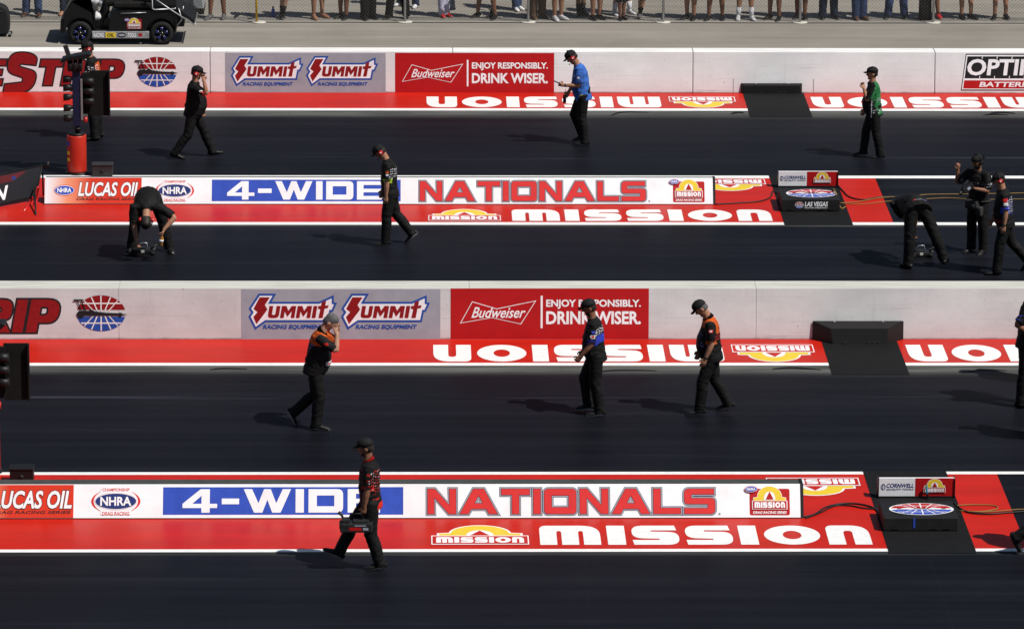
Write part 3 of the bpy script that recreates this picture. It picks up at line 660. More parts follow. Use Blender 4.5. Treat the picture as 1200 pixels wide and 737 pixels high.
# ---- fence and spectator side
FY = G(600, 26.0).y
t = thing('chain_link_fence', 'chain link fence with thin grey posts in front of the spectators', 'fence', (0, FY, 0))
x0, x1, hh, st = -10.5, 15.5, 1.22, .072
bm = bmesh.new()
def wire(ax, az, bx, bz, y, r=.0021):
    d = Vector((bx-ax, 0, bz-az)).normalized(); n = Vector((-d.z, 0, d.x))*r; q = Vector((0, r, 0))
    A = [bm.verts.new(Vector((ax, y, az))+k) for k in (n, q, -n, -q)]; B = [bm.verts.new(Vector((bx, y, bz))+k) for k in (n, q, -n, -q)]
    for i in range(4): bm.faces.new((A[i], A[(i+1) % 4], B[(i+1) % 4], B[i]))
k = x0-hh
while k < x1:
    for s in (1, -1):
        a, b = (k, k+hh) if s > 0 else (k+hh, k)
        za, zb = .03, hh
        def clip(xx): return max(x0, min(x1, xx))
        ca, cb = clip(a), clip(b)
        if abs(ca-cb) > .02:
            fa = (ca-a)/(b-a); fb = (cb-a)/(b-a); wire(ca, za+(zb-za)*fa, cb, za+(zb-za)*fb, .004*s)
    k += st
obj('wire_mesh', bm, mat('dull_wire', (.10, .097, .088), .6, .3), t)
bm = bmesh.new(); tube(bm, [(x0, 0, hh+.01), (x1, 0, hh+.01)], .020, n=8); obj('top_rail', bm, M_STEEL, t)
for px in (-15, 145, 474.5, 619, 777, 937, 1093, 1250):
    x = G(px, 26).x; bm = bmesh.new(); tube(bm, [(x, -.03, 0), (x, -.03, hh+.06)], .027, n=10); tube(bm, [(x, -.03, hh+.06), (x, -.03, hh+.075)], [.030, .012], n=10); po = obj('post', bm, M_STEEL, t, True)
    bm = bmesh.new(); tube(bm, [(x, -.03, .003), (x, -.03, .016)], [.16, .15], n=18); obj('footing', bm, mat('cement', (.50, .48, .43), .9, .2), po)
sheet('kerb_joint', XL, XR, G(600, 27.4).y, G(600, 26.6).y, .004, mat('joint_tar', (.035, .032, .03), .9, .1))
sheet('kerb_strip', XL, XR, G(600, 26.5).y, G(600, 24.4).y, .004, mat('kerb_concrete', (.34, .32, .285), .9, .2, var=.2, scale=3, stretch=(.3, 3, 1)))
x = G(301, 25).x; yp = FY-.10
t = thing('marker_pole', 'yellow marker pole standing at the fence beside the blue bottle', 'pole', (x, yp, 0))
bm = bmesh.new(); tube(bm, [(0, 0, .0), (0, 0, 1.3)], .024, n=10); obj('pole', bm, mat('yellow_plastic', (.60, .36, .02), .5, .3), t, True)
bm = bmesh.new(); tube(bm, [(0.05, 0, .003), (0.05, 0, .018)], [.15, .13], n=16); obj('base', bm, MATS['cement'], t)

# ---- cables lying on the islands
def cable(name, pts, m, r, label, seg=6):
    P = [Vector(p) for p in pts]; out = []
    for i in range(len(P)-1):
        p0, p1, p2, p3 = P[max(i-1, 0)], P[i], P[i+1], P[min(i+2, len(P)-1)]
        for j in range(seg):
            t_ = j/seg; out.append(.5*((2*p1)+(p2-p0)*t_+(2*p0-5*p1+4*p2-p3)*t_*t_+(3*p1-p0-3*p2+p3)*t_**3))
    out.append(P[-1]); bm = bmesh.new(); tube(bm, out, r, n=6)
    tag(obj(name, bm, m), label, 'cable')
cz = .022
def C(*pp): return [G(a, b, cz) for a, b in pp]
cable('cable', C((942, 605.5), (955, 602), (968, 594), (985, 590), (1005, 590), (1022, 594), (1030, 600)), M_CABLE, .012, 'black cable from the near title board to the near black box')
cable('cable', C((944, 607), (962, 600), (978, 592.5), (996, 592), (1012, 595), (1029, 596)), M_CABLE, .010, 'thinner black cable beside the one from the near title board')
cable('cable', C((838, 239.5), (865, 238), (890, 236), (903, 231), (906, 224), (914, 229)), M_CABLE, .012, 'black cable looping from the far title board to the lettered box')
cable('extension_cord', C((984, 238), (1003, 237), (1030, 232), (1060, 230), (1090, 228), (1130, 227.5), (1165, 227), (1215, 226)), M_YCABLE, .008, 'yellow cord running right across the far red patch, upper of two')
cable('extension_cord', C((984, 238), (1010, 239.5), (1040, 236), (1075, 234), (1110, 232), (1150, 234), (1215, 233)), M_YCABLE, .007, 'yellow cord sagging lower across the far red patch behind the bent man')
cable('cable', C((980, 215), (988, 224), (996, 231), (1012, 234), (1032, 231), (1060, 230.5)), M_CABLE, .012, 'black cable on the far red patch between two yellow cords')
cable('extension_cord', C((1120, 592), (1142, 591), (1165, 592), (1168, 596), (1150, 599), (1130, 598.5)), M_YCABLE, .008, 'thin yellow cord looped on the near red patch')
cable('extension_cord', C((1124, 598), (1150, 599.5), (1172, 598.5), (1196, 596.5), (1225, 597)), M_YCABLE, .008, 'yellow cord running off to the right beside the near red patch')
cable('cable', C((1118, 589), (1126, 596), (1138, 600.5), (1160, 602), (1180, 600.5), (1215, 598)), M_CABLE, .012, 'black cable curving over the near red patch under the yellow cord')
def on_box(x, y, h): return Vector((x, y, h+.012))
yb = YY(248.8); cable('extension_cord', [on_box(7.28, yb+.9, .05), on_box(7.33, yb+.70, .23), on_box(7.36, yb+.35, .23), on_box(7.43, yb+.2, .02), Vector((7.52, yb+.3, .03))], M_YCABLE, .011, 'yellow cord draped over the right end of the lettered box')
yb = YY(584.5); t = thing('clip', 'small light blue clip in front of the near small sign', 'clip', (7.13, yb-.06, 0)); bm = bmesh.new(); box(bm, 0, .028, 0, .02, .09, .21, 0, .006, Matrix.Rotation(R(-6), 4, 'Y')); obj('grip', bm, mat('cyan_plastic', (.03, .26, .42), .5, .3), t); bm = bmesh.new(); box(bm, .002, .026, -.012, .032, .0, .092, 0, .004); obj('base', bm, M_BLACK, t)

# ---- little black boxes on the island's back line
for (pa, pb, py, lab) in ((108, 132, 207.5, 'small black box behind the far title board beside the red tree drum'), (11.5, 39, 567.0, 'small black box at the left end behind the near title board')):
    a, b = G(pa, py), G(pb, py)
    t = thing('beam_box', lab, 'box', (a.x, a.y, 0), 0, 'small black boxes behind the title boards'); w = b.x-a.x
    bm = bmesh.new(); box(bm, 0, w, 0, .22, .015, .20, 0, .01); box(bm, -.01, w+.01, -.01, .23, .20, .225, 0, .008); obj('body', bm, M_DGREY if py < 300 else M_BLACK, t)
    bm = bmesh.new(); tube(bm, [(w*.5, -.012, .1), (w*.5, .01, .1)], .035, n=14); obj('lens', bm, M_INK, t)

# ---- tyre marks left at the lane edges
def tyre_mark(pts, w):
    P = [G(a, b, .012) for a, b in pts]; out = []
    for i in range(len(P)-1):
        p0, p1, p2, p3 = P[max(i-1, 0)], P[i], P[i+1], P[min(i+2, len(P)-1)]
        for j in range(8):
            t_ = j/8; out.append(.5*((2*p1)+(p2-p0)*t_+(2*p0-5*p1+4*p2-p3)*t_*t_+(3*p1-p0-3*p2+p3)*t_**3))
    out.append(P[-1]); bm = bmesh.new(); pr = None
    for i, p in enumerate(out):
        d = (out[min(i+1, len(out)-1)]-out[max(i-1, 0)]).normalized(); n = Vector((-d.y, d.x, 0))*w*(.25+.75*math.sin(math.pi*(i+.5)/len(out)))
        cur = (bm.verts.new(p+n), bm.verts.new(p-n))
        if pr: bm.faces.new((pr[0], pr[1], cur[1], cur[0]))
        pr = cur
    tag(obj('tyre_mark', bm, mat('tyre_rubber_mark', (.010, .010, .011), .7, .1)), None, None, None, 'structure')
for pts, w in (([(716, 135.5), (724, 132.5), (738, 131.2), (760, 131.8)], .035), ([(857, 133.4), (864, 131.8), (872, 132.4)], .05), ([(1160, 133.5), (1172, 131.6), (1190, 133.2)], .06), ([(1152, 135), (1166, 134), (1182, 135)], .04), ([(246, 433), (262, 431.4), (290, 432)], .03), ([(690, 437), (722, 433.5), (770, 434)], .03), ([(905, 432), (930, 430.6), (962, 433)], .04), ([(1128, 437), (1150, 433), (1180, 434)], .03)): tyre_mark(pts, w)
# ================================================================== PEOPLE
M_SKIN = mat('skin_tan', (.36, .175, .105), .55, .3, var=.10, scale=14)
M_SKIND = mat('skin_deep_tan', (.22, .095, .055), .55, .3, var=.12, scale=14)
M_SKINL = mat('skin_light', (.45, .25, .17), .55, .3, var=.10, scale=14)
M_EYE = mat('eye_dark', (.012, .009, .008), .3, .5)
M_LIP = mat('lip', (.23, .075, .06), .5, .3)
M_HAIRG = mat('grey_hair', (.11, .11, .113), .7, .2, var=.5, scale=60)
M_HAIRD = mat('dark_hair', (.022, .016, .012), .6, .3, var=.4, scale=60)
def cloth(n, c, v=.18, r=.72): return mat(n, c, r, .19, var=v, scale=9, bump=.6, bscale=26)
C_BLACK = cloth('black_cloth', (.0068, .0066, .0066), .3); C_BLK2 = cloth('faded_black_cloth', (.011, .0105, .010)); C_BLUE = cloth('blue_shirt_cloth', (.040, .135, .47), .3); C_GREEN = cloth('green_cloth', (.020, .15, .046), .3)
C_ORG = cloth('orange_cloth', (.52, .088, .012), .25); C_RED = cloth('red_cloth', (.50, .018, .012)); C_ROY = cloth('royal_cloth', (.03, .05, .42)); C_WHT = cloth('white_cloth', (.66, .66, .70), .08); C_NVY = cloth('navy_cloth', (.018, .024, .06))
C_JEAN = cloth('denim', (.035, .06, .135), .35); C_JEAND = cloth('dark_denim', (.018, .026, .05), .35); C_TAN = cloth('brown_cloth', (.125, .075, .045)); C_LAV = cloth('pale_lavender_cloth', (.47, .46, .58), .10); C_GRYC = cloth('grey_cloth', (.23, .24, .26)); C_LIME = cloth('lime_patch', (.42, .62, .04))
M_SHOEB = mat('black_shoe', (.008, .0075, .0075), .5, .3); M_SHOEW = mat('white_shoe', (.66, .66, .67), .6, .25, var=.15, scale=18); M_SHOER = mat('red_shoe', (.55, .02, .02), .55, .3); M_SHOEBR = mat('brown_shoe', (.10, .05, .025), .55, .3); M_SHOEG = mat('grey_shoe', (.15, .15, .155), .7, .2, var=.25, scale=20)
M_SOLE = mat('pale_sole', (.34, .33, .31), .8, .2); M_CAP = mat('black_cap', (.009, .009, .0095), .75, .2); M_REDGLOSS = mat('red_gloss_plastic', (.50, .012, .012), .3, .5)

def remesh(bm, vox, smooth=3):
    me = bpy.data.meshes.new('tmp'); bm.normal_update(); bm.to_mesh(me); bm.free()
    o = bpy.data.objects.new('tmp', me); COL.objects.link(o)
    m = o.modifiers.new('r', 'REMESH'); m.mode = 'VOXEL'; m.voxel_size = vox; m.use_smooth_shade = True
    s = o.modifiers.new('s', 'SMOOTH'); s.factor = .5; s.iterations = smooth
    dg = bpy.context.evaluated_depsgraph_get(); out = bpy.data.meshes.new_from_object(o.evaluated_get(dg))
    bpy.data.objects.remove(o); bpy.data.meshes.remove(me); return out
RNG = np.random.default_rng(11)
def folds(me, amp, centres=(), k=21):
    """cloth creases: sums of slanted waves, stronger near bent joints"""
    n = len(me.vertices); co = np.empty(n*3); me.vertices.foreach_get('co', co); co = co.reshape(-1, 3); no = np.empty(n*3); me.vertices.foreach_get('normal', no); no = no.reshape(-1, 3)
    w = np.full(n, .55)
    for c in centres: w += .9*np.exp(-((co-np.array(c))**2).sum(1)/(.13**2))
    d = np.zeros(n)
    for i in range(7):
        v = RNG.normal(size=3); v[2] = abs(v[2])*1.3+.4; v /= np.linalg.norm(v); ph = RNG.uniform(0, 6.28); wob = RNG.normal(size=3)*7
        u_ = np.sin(co@v*k*RNG.uniform(.7, 2.1)+ph+1.5*np.sin(co@wob+ph)); d += 1.15*(.82-np.abs(u_)**.7)
    co += no*(d*w*amp/2.6)[:, None]; me.vertices.foreach_set('co', co.ravel()); me.update()
def paint(me, fn, mats):
    for m in mats: me.materials.append(m)
    n = len(me.polygons)
    if fn is not None and n:
        c = np.empty(n*3); me.polygons.foreach_get('center', c); no = np.empty(n*3); me.polygons.foreach_get('normal', no)
        me.polygons.foreach_set('material_index', fn(c.reshape(-1, 3), no.reshape(-1, 3)).astype(np.int32))
    me.polygons.foreach_set('use_smooth', [True]*n)
def mobj(name, me, parent): me.name = name; return link(bpy.data.objects.new(name, me), parent)
def near(c, p, r): return ((c-np.array(p))**2).sum(1) < r*r

def person(label, loc, yaw, lean=3, curl=4, head=(8, 0), arms=None, legs=None, h=1.0, fat=0.0, shirt=None, long_sleeve=False, trousers=C_BLACK, shorts=False, shoes=M_SHOEB, sole=None, cap=M_CAP, capback=False, hair=M_HAIRD, hairfull=False, headset=None, skin=M_SKIN, beard=False, vox=.010, grip=(.35, .35), group=None, shirtpaint=None, shirtmats=(), collar=None, socks=None, fine=True, sit=False, bulk=1.07):
    arms = arms or {}; legs = legs or {}
    root = thing('person', label, 'person', loc, R(yaw), group); root.scale = (h*bulk, h*bulk, h)
    def mir(v, s): return Vector((v[0], v[1]*s, v[2])).normalized()
    le, cu = R(lean), R(curl)
    cl = lambda x: max(0, min(1, x))
    def ang(s): return le*(.6+.4*cl(s/.22)) + cu*cl((s-.16)/.30)
    Zs = [Vector((0, 0, 0))]; step = .01
    for i in range(60): a = ang(i*step); Zs.append(Zs[-1]+Vector((math.sin(a), 0, math.cos(a)))*step)
    def sp(s, fwd=0):
        a = ang(max(s, 0)); up = Vector((math.sin(a), 0, math.cos(a))); f = Vector((math.cos(a), 0, -math.sin(a)))
        p = Zs[int(round(min(s, .59)/step))] if s >= 0 else up*s
        return p + f*fwd
    J = {}
    feetz = []; ank = []
    for nm, s in (('L', 1), ('R', -1)):
        th, sh, fp = legs.get(nm, ((.02, .04, -1), (-.03, .0, -1), 0))
        hip = sp(0)+Vector((0, .092*s, 0)) - Vector((math.sin(ang(0))*.05, 0, math.cos(ang(0))*.05))
        kn = hip+mir(th, s)*.44; an = kn+mir(sh, s)*.425
        fy = R(legs.get('toe', 7))*s; p = R(fp)
        f = Vector((math.cos(p)*math.cos(fy), math.cos(p)*math.sin(fy), -math.sin(p))); u = Vector((math.sin(p)*math.cos(fy), math.sin(p)*math.sin(fy), math.cos(p)))
        J['hip'+nm], J['kn'+nm], J['an'+nm], J['f'+nm], J['u'+nm] = hip, kn, an, f, u
        base = an-u*.088; feetz += [(base-f*.07).z, (base+f*.19).z, (base+f*.12).z]; ank.append(an)
    mid = (ank[0]+ank[1])/2
    sh_ = Vector((-mid.x, -mid.y, -min(feetz)))
    if sit: sh_ = Vector((0, 0, -min(feetz)))
    for k in list(J):
        if k[:-1] in ('hip', 'kn', 'an'): J[k] = J[k]+sh_
    SP = lambda s, f=0: sp(s, f)+sh_
    neck = SP(.525); na = R(head[0])*.45+ang(.5)*.55; nd = Vector((math.sin(na), 0, math.cos(na)))
    hp, hy = R(head[0]), R(head[1]); hu = Vector((math.sin(hp), 0, math.cos(hp))); hf = Vector((math.cos(hp), 0, -math.sin(hp)))
    hs = Vector((0, 1, 0)); q = Matrix.Rotation(hy, 3, hu); hf = q @ hf; hs = q @ hs
    hb = neck+nd*.075+hu*-.005     # chin level on the head axis
    H = lambda t, f=0, s=0: hb+hu*t+hf*f+hs*s
    J.update(neck=neck, hb=hb, SP=SP, H=H, hu=hu, hf=hf, hs=hs)
    for nm, s in (('L', 1), ('R', -1)):
        ua, fa = arms.get(nm, ((.0, .13, -1), (.10, .02, -1)))
        ss = SP(.455)+Vector((0, .178*s*(1+fat*.15), 0)); el = ss+mir(ua, s)*.285; wr = el+mir(fa, s)*.25
        hd = mir(arms.get('h'+nm, fa), s)
        J['sh'+nm], J['el'+nm], J['wr'+nm], J['hd'+nm] = ss, el, wr, hd
    # ---- body: one continuous skin mesh
    bm = bmesh.new()
    prof = [(0.0, .036, .040, .036), (.018, .048, .058, .028), (.045, .058, .074, .018), (.075, .065, .085, .010), (.11, .071, .094, .003), (.15, .075, .098, -.004), (.185, .072, .093, -.008), (.212, .058, .074, -.010), (.232, .028, .038, -.010)]
    tube(bm, [H(t, f) for t, a, b, f in prof], [(a, b) for t, a, b, f in prof], side=hs, n=16)
    tube(bm, [neck-nd*.05, neck+nd*.03, H(.05, -.012), H(.10, -.02)], [.066, .060, .058, .055], side=hs)
    tube(bm, [H(.125, .088), H(.10, .100), H(.083, .108), H(.074, .092)], [(.008, .008), (.011, .012), (.016, .013), (.012, .008)], side=hs, n=8)
    for s in (1, -1): ellipsoid(bm, H(.10, -.012, .074*s), (.026, .009, .034), (hf, hs, hu), 0, 8, 6)
    ellipsoid(bm, H(.008, .070), (.020, .024, .016), (hf, hs, hu), 0, 8, 6)
    tr = [(-.06, .140, .095, 0), (.05, .142, .10, .005), (.15, .14, .10, .008), (.28, .145, .105, .008), (.38, .155, .10, .0), (.44, .150, .085, -.005), (.49, .095, .07, -.008), (.54, .056, .056, -.004)]
    tube(bm, [SP(s, f) for s, a, b, f in tr], [(a, b) for s, a, b, f in tr], side=(0, 1, 0), n=14)
    for nm, s in (('L', 1), ('R', -1)):
        ss, el, wr, hd = J['sh'+nm], J['el'+nm], J['wr'+nm], J['hd'+nm]
        tube(bm, [ss+Vector((0, -.05*s, .0)), ss, ss.lerp(el, .45), el.lerp(ss, .06)], [.050, .054, .046, .040]); tube(bm, [el.lerp(ss, .08), el.lerp(wr, .05), el.lerp(wr, .35), el.lerp(wr, .75), wr, wr+hd*.02], [.039, .041, .043, .034, .027, .026])
        th = Vector((1, 0, .25)); th = th-hd*th.dot(hd)
        if th.length < .35: th = Vector((0, -s*.3, 1)); th = th-hd*th.dot(hd)
        th.normalize(); n_ = hd.cross(th)*s           # palm side
        tube(bm, [wr-hd*.01, wr+hd*.03, wr+hd*.07, wr+hd*.095], [(.028, .020), (.038, .018), (.042, .016), (.040, .013)], side=th, n=10)
        g = grip[0 if nm == 'L' else 1]
        for i, (off, ln) in enumerate(((.030, .070), (.011, .078), (-.009, .073), (-.028, .058))):
            p0 = wr+hd*.085+th*off; a = g*.5; pts = [p0-hd*.02, p0]; d = hd
            for kk in range(3):
                a2 = g*(.5+.75*kk); d = hd*math.cos(a2)+n_*math.sin(a2); pts.append(pts[-1]+d*ln/3+th*(off*.06))
            tube(bm, pts, [.0098, .0098, .0095, .009, .0078], n=8)
        t0 = wr+hd*.025+th*.030; tube(bm, [t0-th*.012, t0+th*.022+hd*.022+n_*.008, t0+th*.030+hd*.045+n_*(.012+.018*g), t0+th*.026+hd*.066+n_*(.016+.03*g)], [.013, .013, .011, .0085], n=8)
        hip, kn, an, f, u = (J[k+nm] for k in ('hip', 'kn', 'an', 'f', 'u'))
        bare = shorts; r0 = 1.0 if bare else .80
        calf = kn.lerp(an, .30)-f*.012
        tube(bm, [hip+Vector((0, -.02*s, .06)), hip, hip.lerp(kn, .5), kn.lerp(hip, .05)], [.07, .082*r0+.004, .070*r0, .054*r0])
        tube(bm, [kn.lerp(hip, .10), kn, calf, kn.lerp(an, .62), an, an-u*.03], [.053*r0, .054*r0, .057*r0, .045*r0, .037, .036])
        b0 = an-u*.088
        tube(bm, [b0-f*.055+u*.035, b0-f*.03+u*.04, b0+f*.05+u*.036, b0+f*.12+u*.024, b0+f*.175+u*.016], [(.026, .028), (.030, .036), (.036, .032), (.040, .020), (.030, .012)], side=u.cross(f), n=10)
    me = remesh(bm, vox*.8, 2)
    eyeL, eyeR = H(.112, .083, .031), H(.112, .083, -.031)
    def face(c, n):
        k = np.zeros(len(c), int)
        if beard:
            rel = c-np.array(hb); k[(rel@np.array(hu) < .052) & (rel@np.array(hu) > -.02) & (rel@np.array(hf) > .02) & near(c, hb+hf*.05, .12)] = 3
        k[near(c, H(.042, .098), .020)] = 2
        for e in (eyeL, eyeR): k[near(c, e, .013)] = 1; k[near(c, e+hu*.018, .009)] = 3
        return k
    paint(me, face, [skin, M_EYE, M_LIP, hair if hair else M_HAIRD]); mobj('body', me, root)
    # ---- shirt
    bm = bmesh.new(); F = fat
    tr = [(-.145, .184+.02*F, .142+.03*F, -.008), (-.09, .183+.02*F, .139+.03*F, -.004), (-.03, .180+.03*F, .135+.05*F, .010+.03*F), (.07, .176+.035*F, .134+.07*F, .016+.05*F), (.16, .172+.035*F, .132+.065*F, .016+.045*F), (.27, .176+.02*F, .134+.03*F, .010+.02*F), (.37, .186, .130, .0), (.44, .176, .112, -.008), (.485, .120, .090, -.010), (.525, .074, .070, -.006), (.545, .066, .064, -.004)]
    tube(bm, [SP(s, f) for s, a, b, f in tr], [(a, b) for s, a, b, f in tr], side=(0, 1, 0), n=18)
    for nm, s in (('L', 1), ('R', -1)):
        ss, el, wr = J['sh'+nm], J['el'+nm], J['wr'+nm]
        tube(bm, [SP(.45)+Vector((0, .10*s, 0)), ss+(ss-SP(.45)).normalized()*-.01, ss.lerp(el, .4), ss.lerp(el, .78), ss.lerp(el, .86 if not long_sleeve else 1.0)], [.076, .079, .072, .069, .070 if not long_sleeve else .058], n=14)
        if long_sleeve: tube(bm, [ss.lerp(el, .9), el, el.lerp(wr, .5), el.lerp(wr, .93)], [.058, .060, .050, .040], n=12)
    me = remesh(bm, vox*1.15, 3); folds(me, .0075, [J['elL'], J['elR'], SP(.05), SP(.16, .12), J['shL'], J['shR']])
    JJ = J
    sd = (np.array(SP(.5))-np.array(SP(0))); sl_ = np.linalg.norm(sd); sd = sd/sl_
    def tz(c): return (c-np.array(SP(0)))@sd/sl_*.5
    if shirtpaint:
        paint(me, lambda c, n: shirtpaint(c, n, JJ, tz(c)), [shirt or C_BLACK]+list(shirtmats))
    else: paint(me, None, [shirt or C_BLACK])
    so_ = mobj('shirt', me, root)
    if collar:
        bm = bmesh.new(); tube(bm, [SP(.515, -.006), SP(.540, -.002), SP(.553, .004)], [(.088, .084), (.078, .076), (.070, .072)], side=(0, 1, 0), n=16, cap=False)
        bmesh.ops.solidify(bm, geom=bm.faces[:], thickness=.008); obj('collar', bm, collar, so_, True)
    # ---- trousers or shorts
    bm = bmesh.new(); pa = ang(0); pu = Vector((math.sin(pa), 0, math.cos(pa)))
    tube(bm, [SP(0)-pu*.11, SP(0)-pu*.05, SP(0)+pu*.03, SP(0)+pu*.09], [(.12, .10), (.165, .122), (.166+.02*F, .122+.03*F), (.156+.03*F, .116+.05*F)], side=(0, 1, 0), n=16)
    ellipsoid(bm, SP(-.04, -.035), (.105, .155, .115), None, 0, 12, 8)
    for nm, s in (('L', 1), ('R', -1)):
        hip, kn, an, f, u = (J[k+nm] for k in ('hip', 'kn', 'an', 'f', 'u'))
        if shorts: tube(bm, [hip+Vector((0, -.02*s, .05)), hip, hip.lerp(kn, .5), hip.lerp(kn, .93 if shorts is True else shorts)], [.088, .098, .094, .090], n=14)
        else:
            tube(bm, [hip+Vector((0, -.015*s, .05)), hip, hip.lerp(kn, .5), kn, kn.lerp(an, .35)-f*.008, kn.lerp(an, .75), an-u*.01, an-u*.045], [.094, .106, .096, .084, .084, .077, .077, .082], n=14)
    me = remesh(bm, vox*1.15, 3); folds(me, .0058, [J['knL'], J['knR'], J['anL'], J['anR'], SP(-.03, .08)])
    paint(me, None, [trousers]); mobj('shorts' if shorts else 'trousers', me, root)
    # ---- shoes
    for nm in ('L', 'R'):
        an, f, u = J['an'+nm], J['f'+nm], J['u'+nm]; b0 = an-u*.088; sd_ = u.cross(f); bm = bmesh.new()
        rg = [(-.078, .020, .022), (-.068, .034, .042), (-.03, .038, .052), (.02, .040, .054), (.07, .045, .042), (.13, .047, .032), (.175, .040, .025), (.200, .020, .016)]
        tube(bm, [b0+f*t+u*b for t, a, b in rg], [(a, b) for t, a, b in rg], side=sd_, n=14)
        tube(bm, [b0-f*.005+u*.06, an-f*.005+u*.005], [.045, .043], n=12)
        for v in bm.verts:          # flat sole
            hgt = (v.co-b0).dot(u)
            if hgt < .014: v.co += u*(.0-hgt)*.9
        bm.normal_update(); c0, uu = b0.copy(), u.copy()
        if sole:
            for fc in bm.faces:
                if (fc.calc_center_median()-c0).dot(uu) < .022: fc.material_index = 1
        obj('shoe', bm, [shoes, sole or shoes], root, True)
        if socks:
            bm = bmesh.new(); kn = J['kn'+nm]; tube(bm, [an-u*.01, an.lerp(kn, .15), an.lerp(kn, .42)], [.043, .046, .054], n=12); obj('sock', bm, socks, root, True)
    # ---- hair, cap, headset
    if hair:
        bm = bmesh.new()
        hr = [(.055, .062, .070, -.030), (.09, .073, .082, -.026), (.13, .079, .090, -.018), (.16, .080, .098 if hairfull else .09, -.012)]
        if hairfull: hr += [(.195, .078, .100, -.010), (.222, .062, .080, -.012), (.243, .03, .04, -.012)]
        else: hr += [(.18, .075, .086, -.012)]
        tube(bm, [H(t, f) for t, a, b, f in hr], [(a, b) for t, a, b, f in hr], side=hs, n=16); obj('hair', bm, hair, root, True)
    if cap:
        bm = bmesh.new(); sgn = -1 if capback else 1
        cr = [(.148, .083, .108, -.004), (.175, .083, .107, -.006), (.205, .076, .098, -.010), (.232, .056, .072, -.012), (.247, .028, .036, -.013), (.251, .006, .008, -.013)]
        tube(bm, [H(t, f) for t, a, b, f in cr], [(a, b) for t, a, b, f in cr], side=hs, n=20)
        ellipsoid(bm, H(.252, -.013), (.009, .009, .006), (hf, hs, hu), 0, 8, 5)
        co = obj('cap', bm, cap, root, True); bm = bmesh.new(); rows = []
        for i in range(5):
            t = i/4; row = []
            for j in range(9):
                x = (j/8-.5)*2; w = .078*(1-.18*t); d = (.085+.082*t*math.sqrt(max(0, 1-(x*.80)**2))); row.append(bm.verts.new(H(.158-.014*t-.016*x*x, sgn*d*(1-.30*x*x*(1-t)), w*x)))
            rows.append(row)
        for a, b in zip(rows, rows[1:]):
            for j in range(8): bm.faces.new((a[j], a[j+1], b[j+1], b[j]))
        bmesh.ops.solidify(bm, geom=bm.faces[:], thickness=.005); obj('brim', bm, cap, co, True)
    if headset:
        bm = bmesh.new()
        tube(bm, [H(.105+.155*math.sin(a), -.012, .098*math.cos(a)) for a in np.linspace(0, math.pi, 13)], (.007, .012), n=8); tube(bm, [H(.09, .0, .10), H(.05, .07, .085), H(.032, .115, .03)], .004, n=6); ellipsoid(bm, H(.032, .115, .028), (.012, .012, .009), None, 0, 8, 6)
        ho = obj('headset', bm, M_CAP, root, True)
        for s in (1, -1):
            bm = bmesh.new(); tube(bm, [H(.105, -.01, .070*s), H(.105, -.01, .082*s), H(.105, -.01, .103*s), H(.105, -.01, .110*s)], [.036, .043, .041, .030], n=16)
            if headset is M_REDGLOSS: ellipsoid(bm, H(.105, -.01, .110*s), (.014, .014, .004), (hf, hu, hs), 1, 10, 6)
            obj('earcup', bm, [headset, M_WPAINT], ho, True)
    root['j'] = 1; del root['j']
    J['root'] = root; J['h'] = (h*bulk, h*bulk, h)
    return J
def W(J, p):
    """a joint in world space"""
    r = J['root']; return Matrix.Translation(r.location) @ Matrix.Rotation(r.rotation_euler.z, 4, 'Z') @ (Vector(p)*Vector(J['h']))

def patches(*ps):
    """ps: (joint function -> point, radius, material index); faces near each point take that index"""
    def fn(c, n, J, t):
        k = np.zeros(len(c), int)
        for f in ps:
            f(k, c, n, J, t)
        return k
    return fn
def spot(pt, r, mi, nd=None):
    def f(k, c, n, J, t):
        d = np.abs(c-np.array(pt(J))); k[(d[:, 0] < r) & (d[:, 2] < r*.68) & (d[:, 1] < r*1.8+.03)] = mi
    return f
def arm_at(nm, a, out=.07, fwd=0.0):
    s = 1 if nm == 'L' else -1
    return lambda J: J['sh'+nm].lerp(J['el'+nm], a)+Vector((fwd, out*s, 0))
def cuff(nm, mi, a=.80):
    def f(k, c, n, J, t):
        d = np.array(J['el'+nm]-J['sh'+nm]); L = np.linalg.norm(d); q = (c-np.array(J['sh'+nm]))@d/L/L
        perp = np.linalg.norm((c-np.array(J['sh'+nm]))-np.outer(q, d), axis=1); k[(q > a) & (q < 1.1) & (perp < .10)] = mi
    return f
def yoke(mi, th=.36, slope=0.0, arms_too=False, front=True):
    def f(k, c, n, J, t):
        y = np.abs(c[:, 1]); m = (t > th+slope*y) & ((y < .215) | arms_too)
        k[m] = mi
    return f
def back(mi, t0, t1, ymax=.2, nx=-.2):
    def f(k, c, n, J, t): k[(t > t0) & (t < t1) & (n[:, 0] < nx) & (np.abs(c[:, 1]) < ymax)] = mi
    return f
def scrawl(mi, t0, t1, side, dens=.5, fr=70):
    """broken printed lines, like rows of sponsor lettering"""
    def f(k, c, n, J, t):
        g = np.sin(c[:, 2]*fr*2.2+1.7*np.sin(c[:, 0]*40))+.9*np.sin(c[:, 0]*fr*1.7+c[:, 1]*fr*1.9)
        k[(t > t0) & (t < t1) & side(c, n) & (g > 2*(1-dens)-.4)] = mi
    return f
CREW = 'race crew walking the track'
def at(px, py): q = G(px, py, .004); return (q.x, q.y, .004)

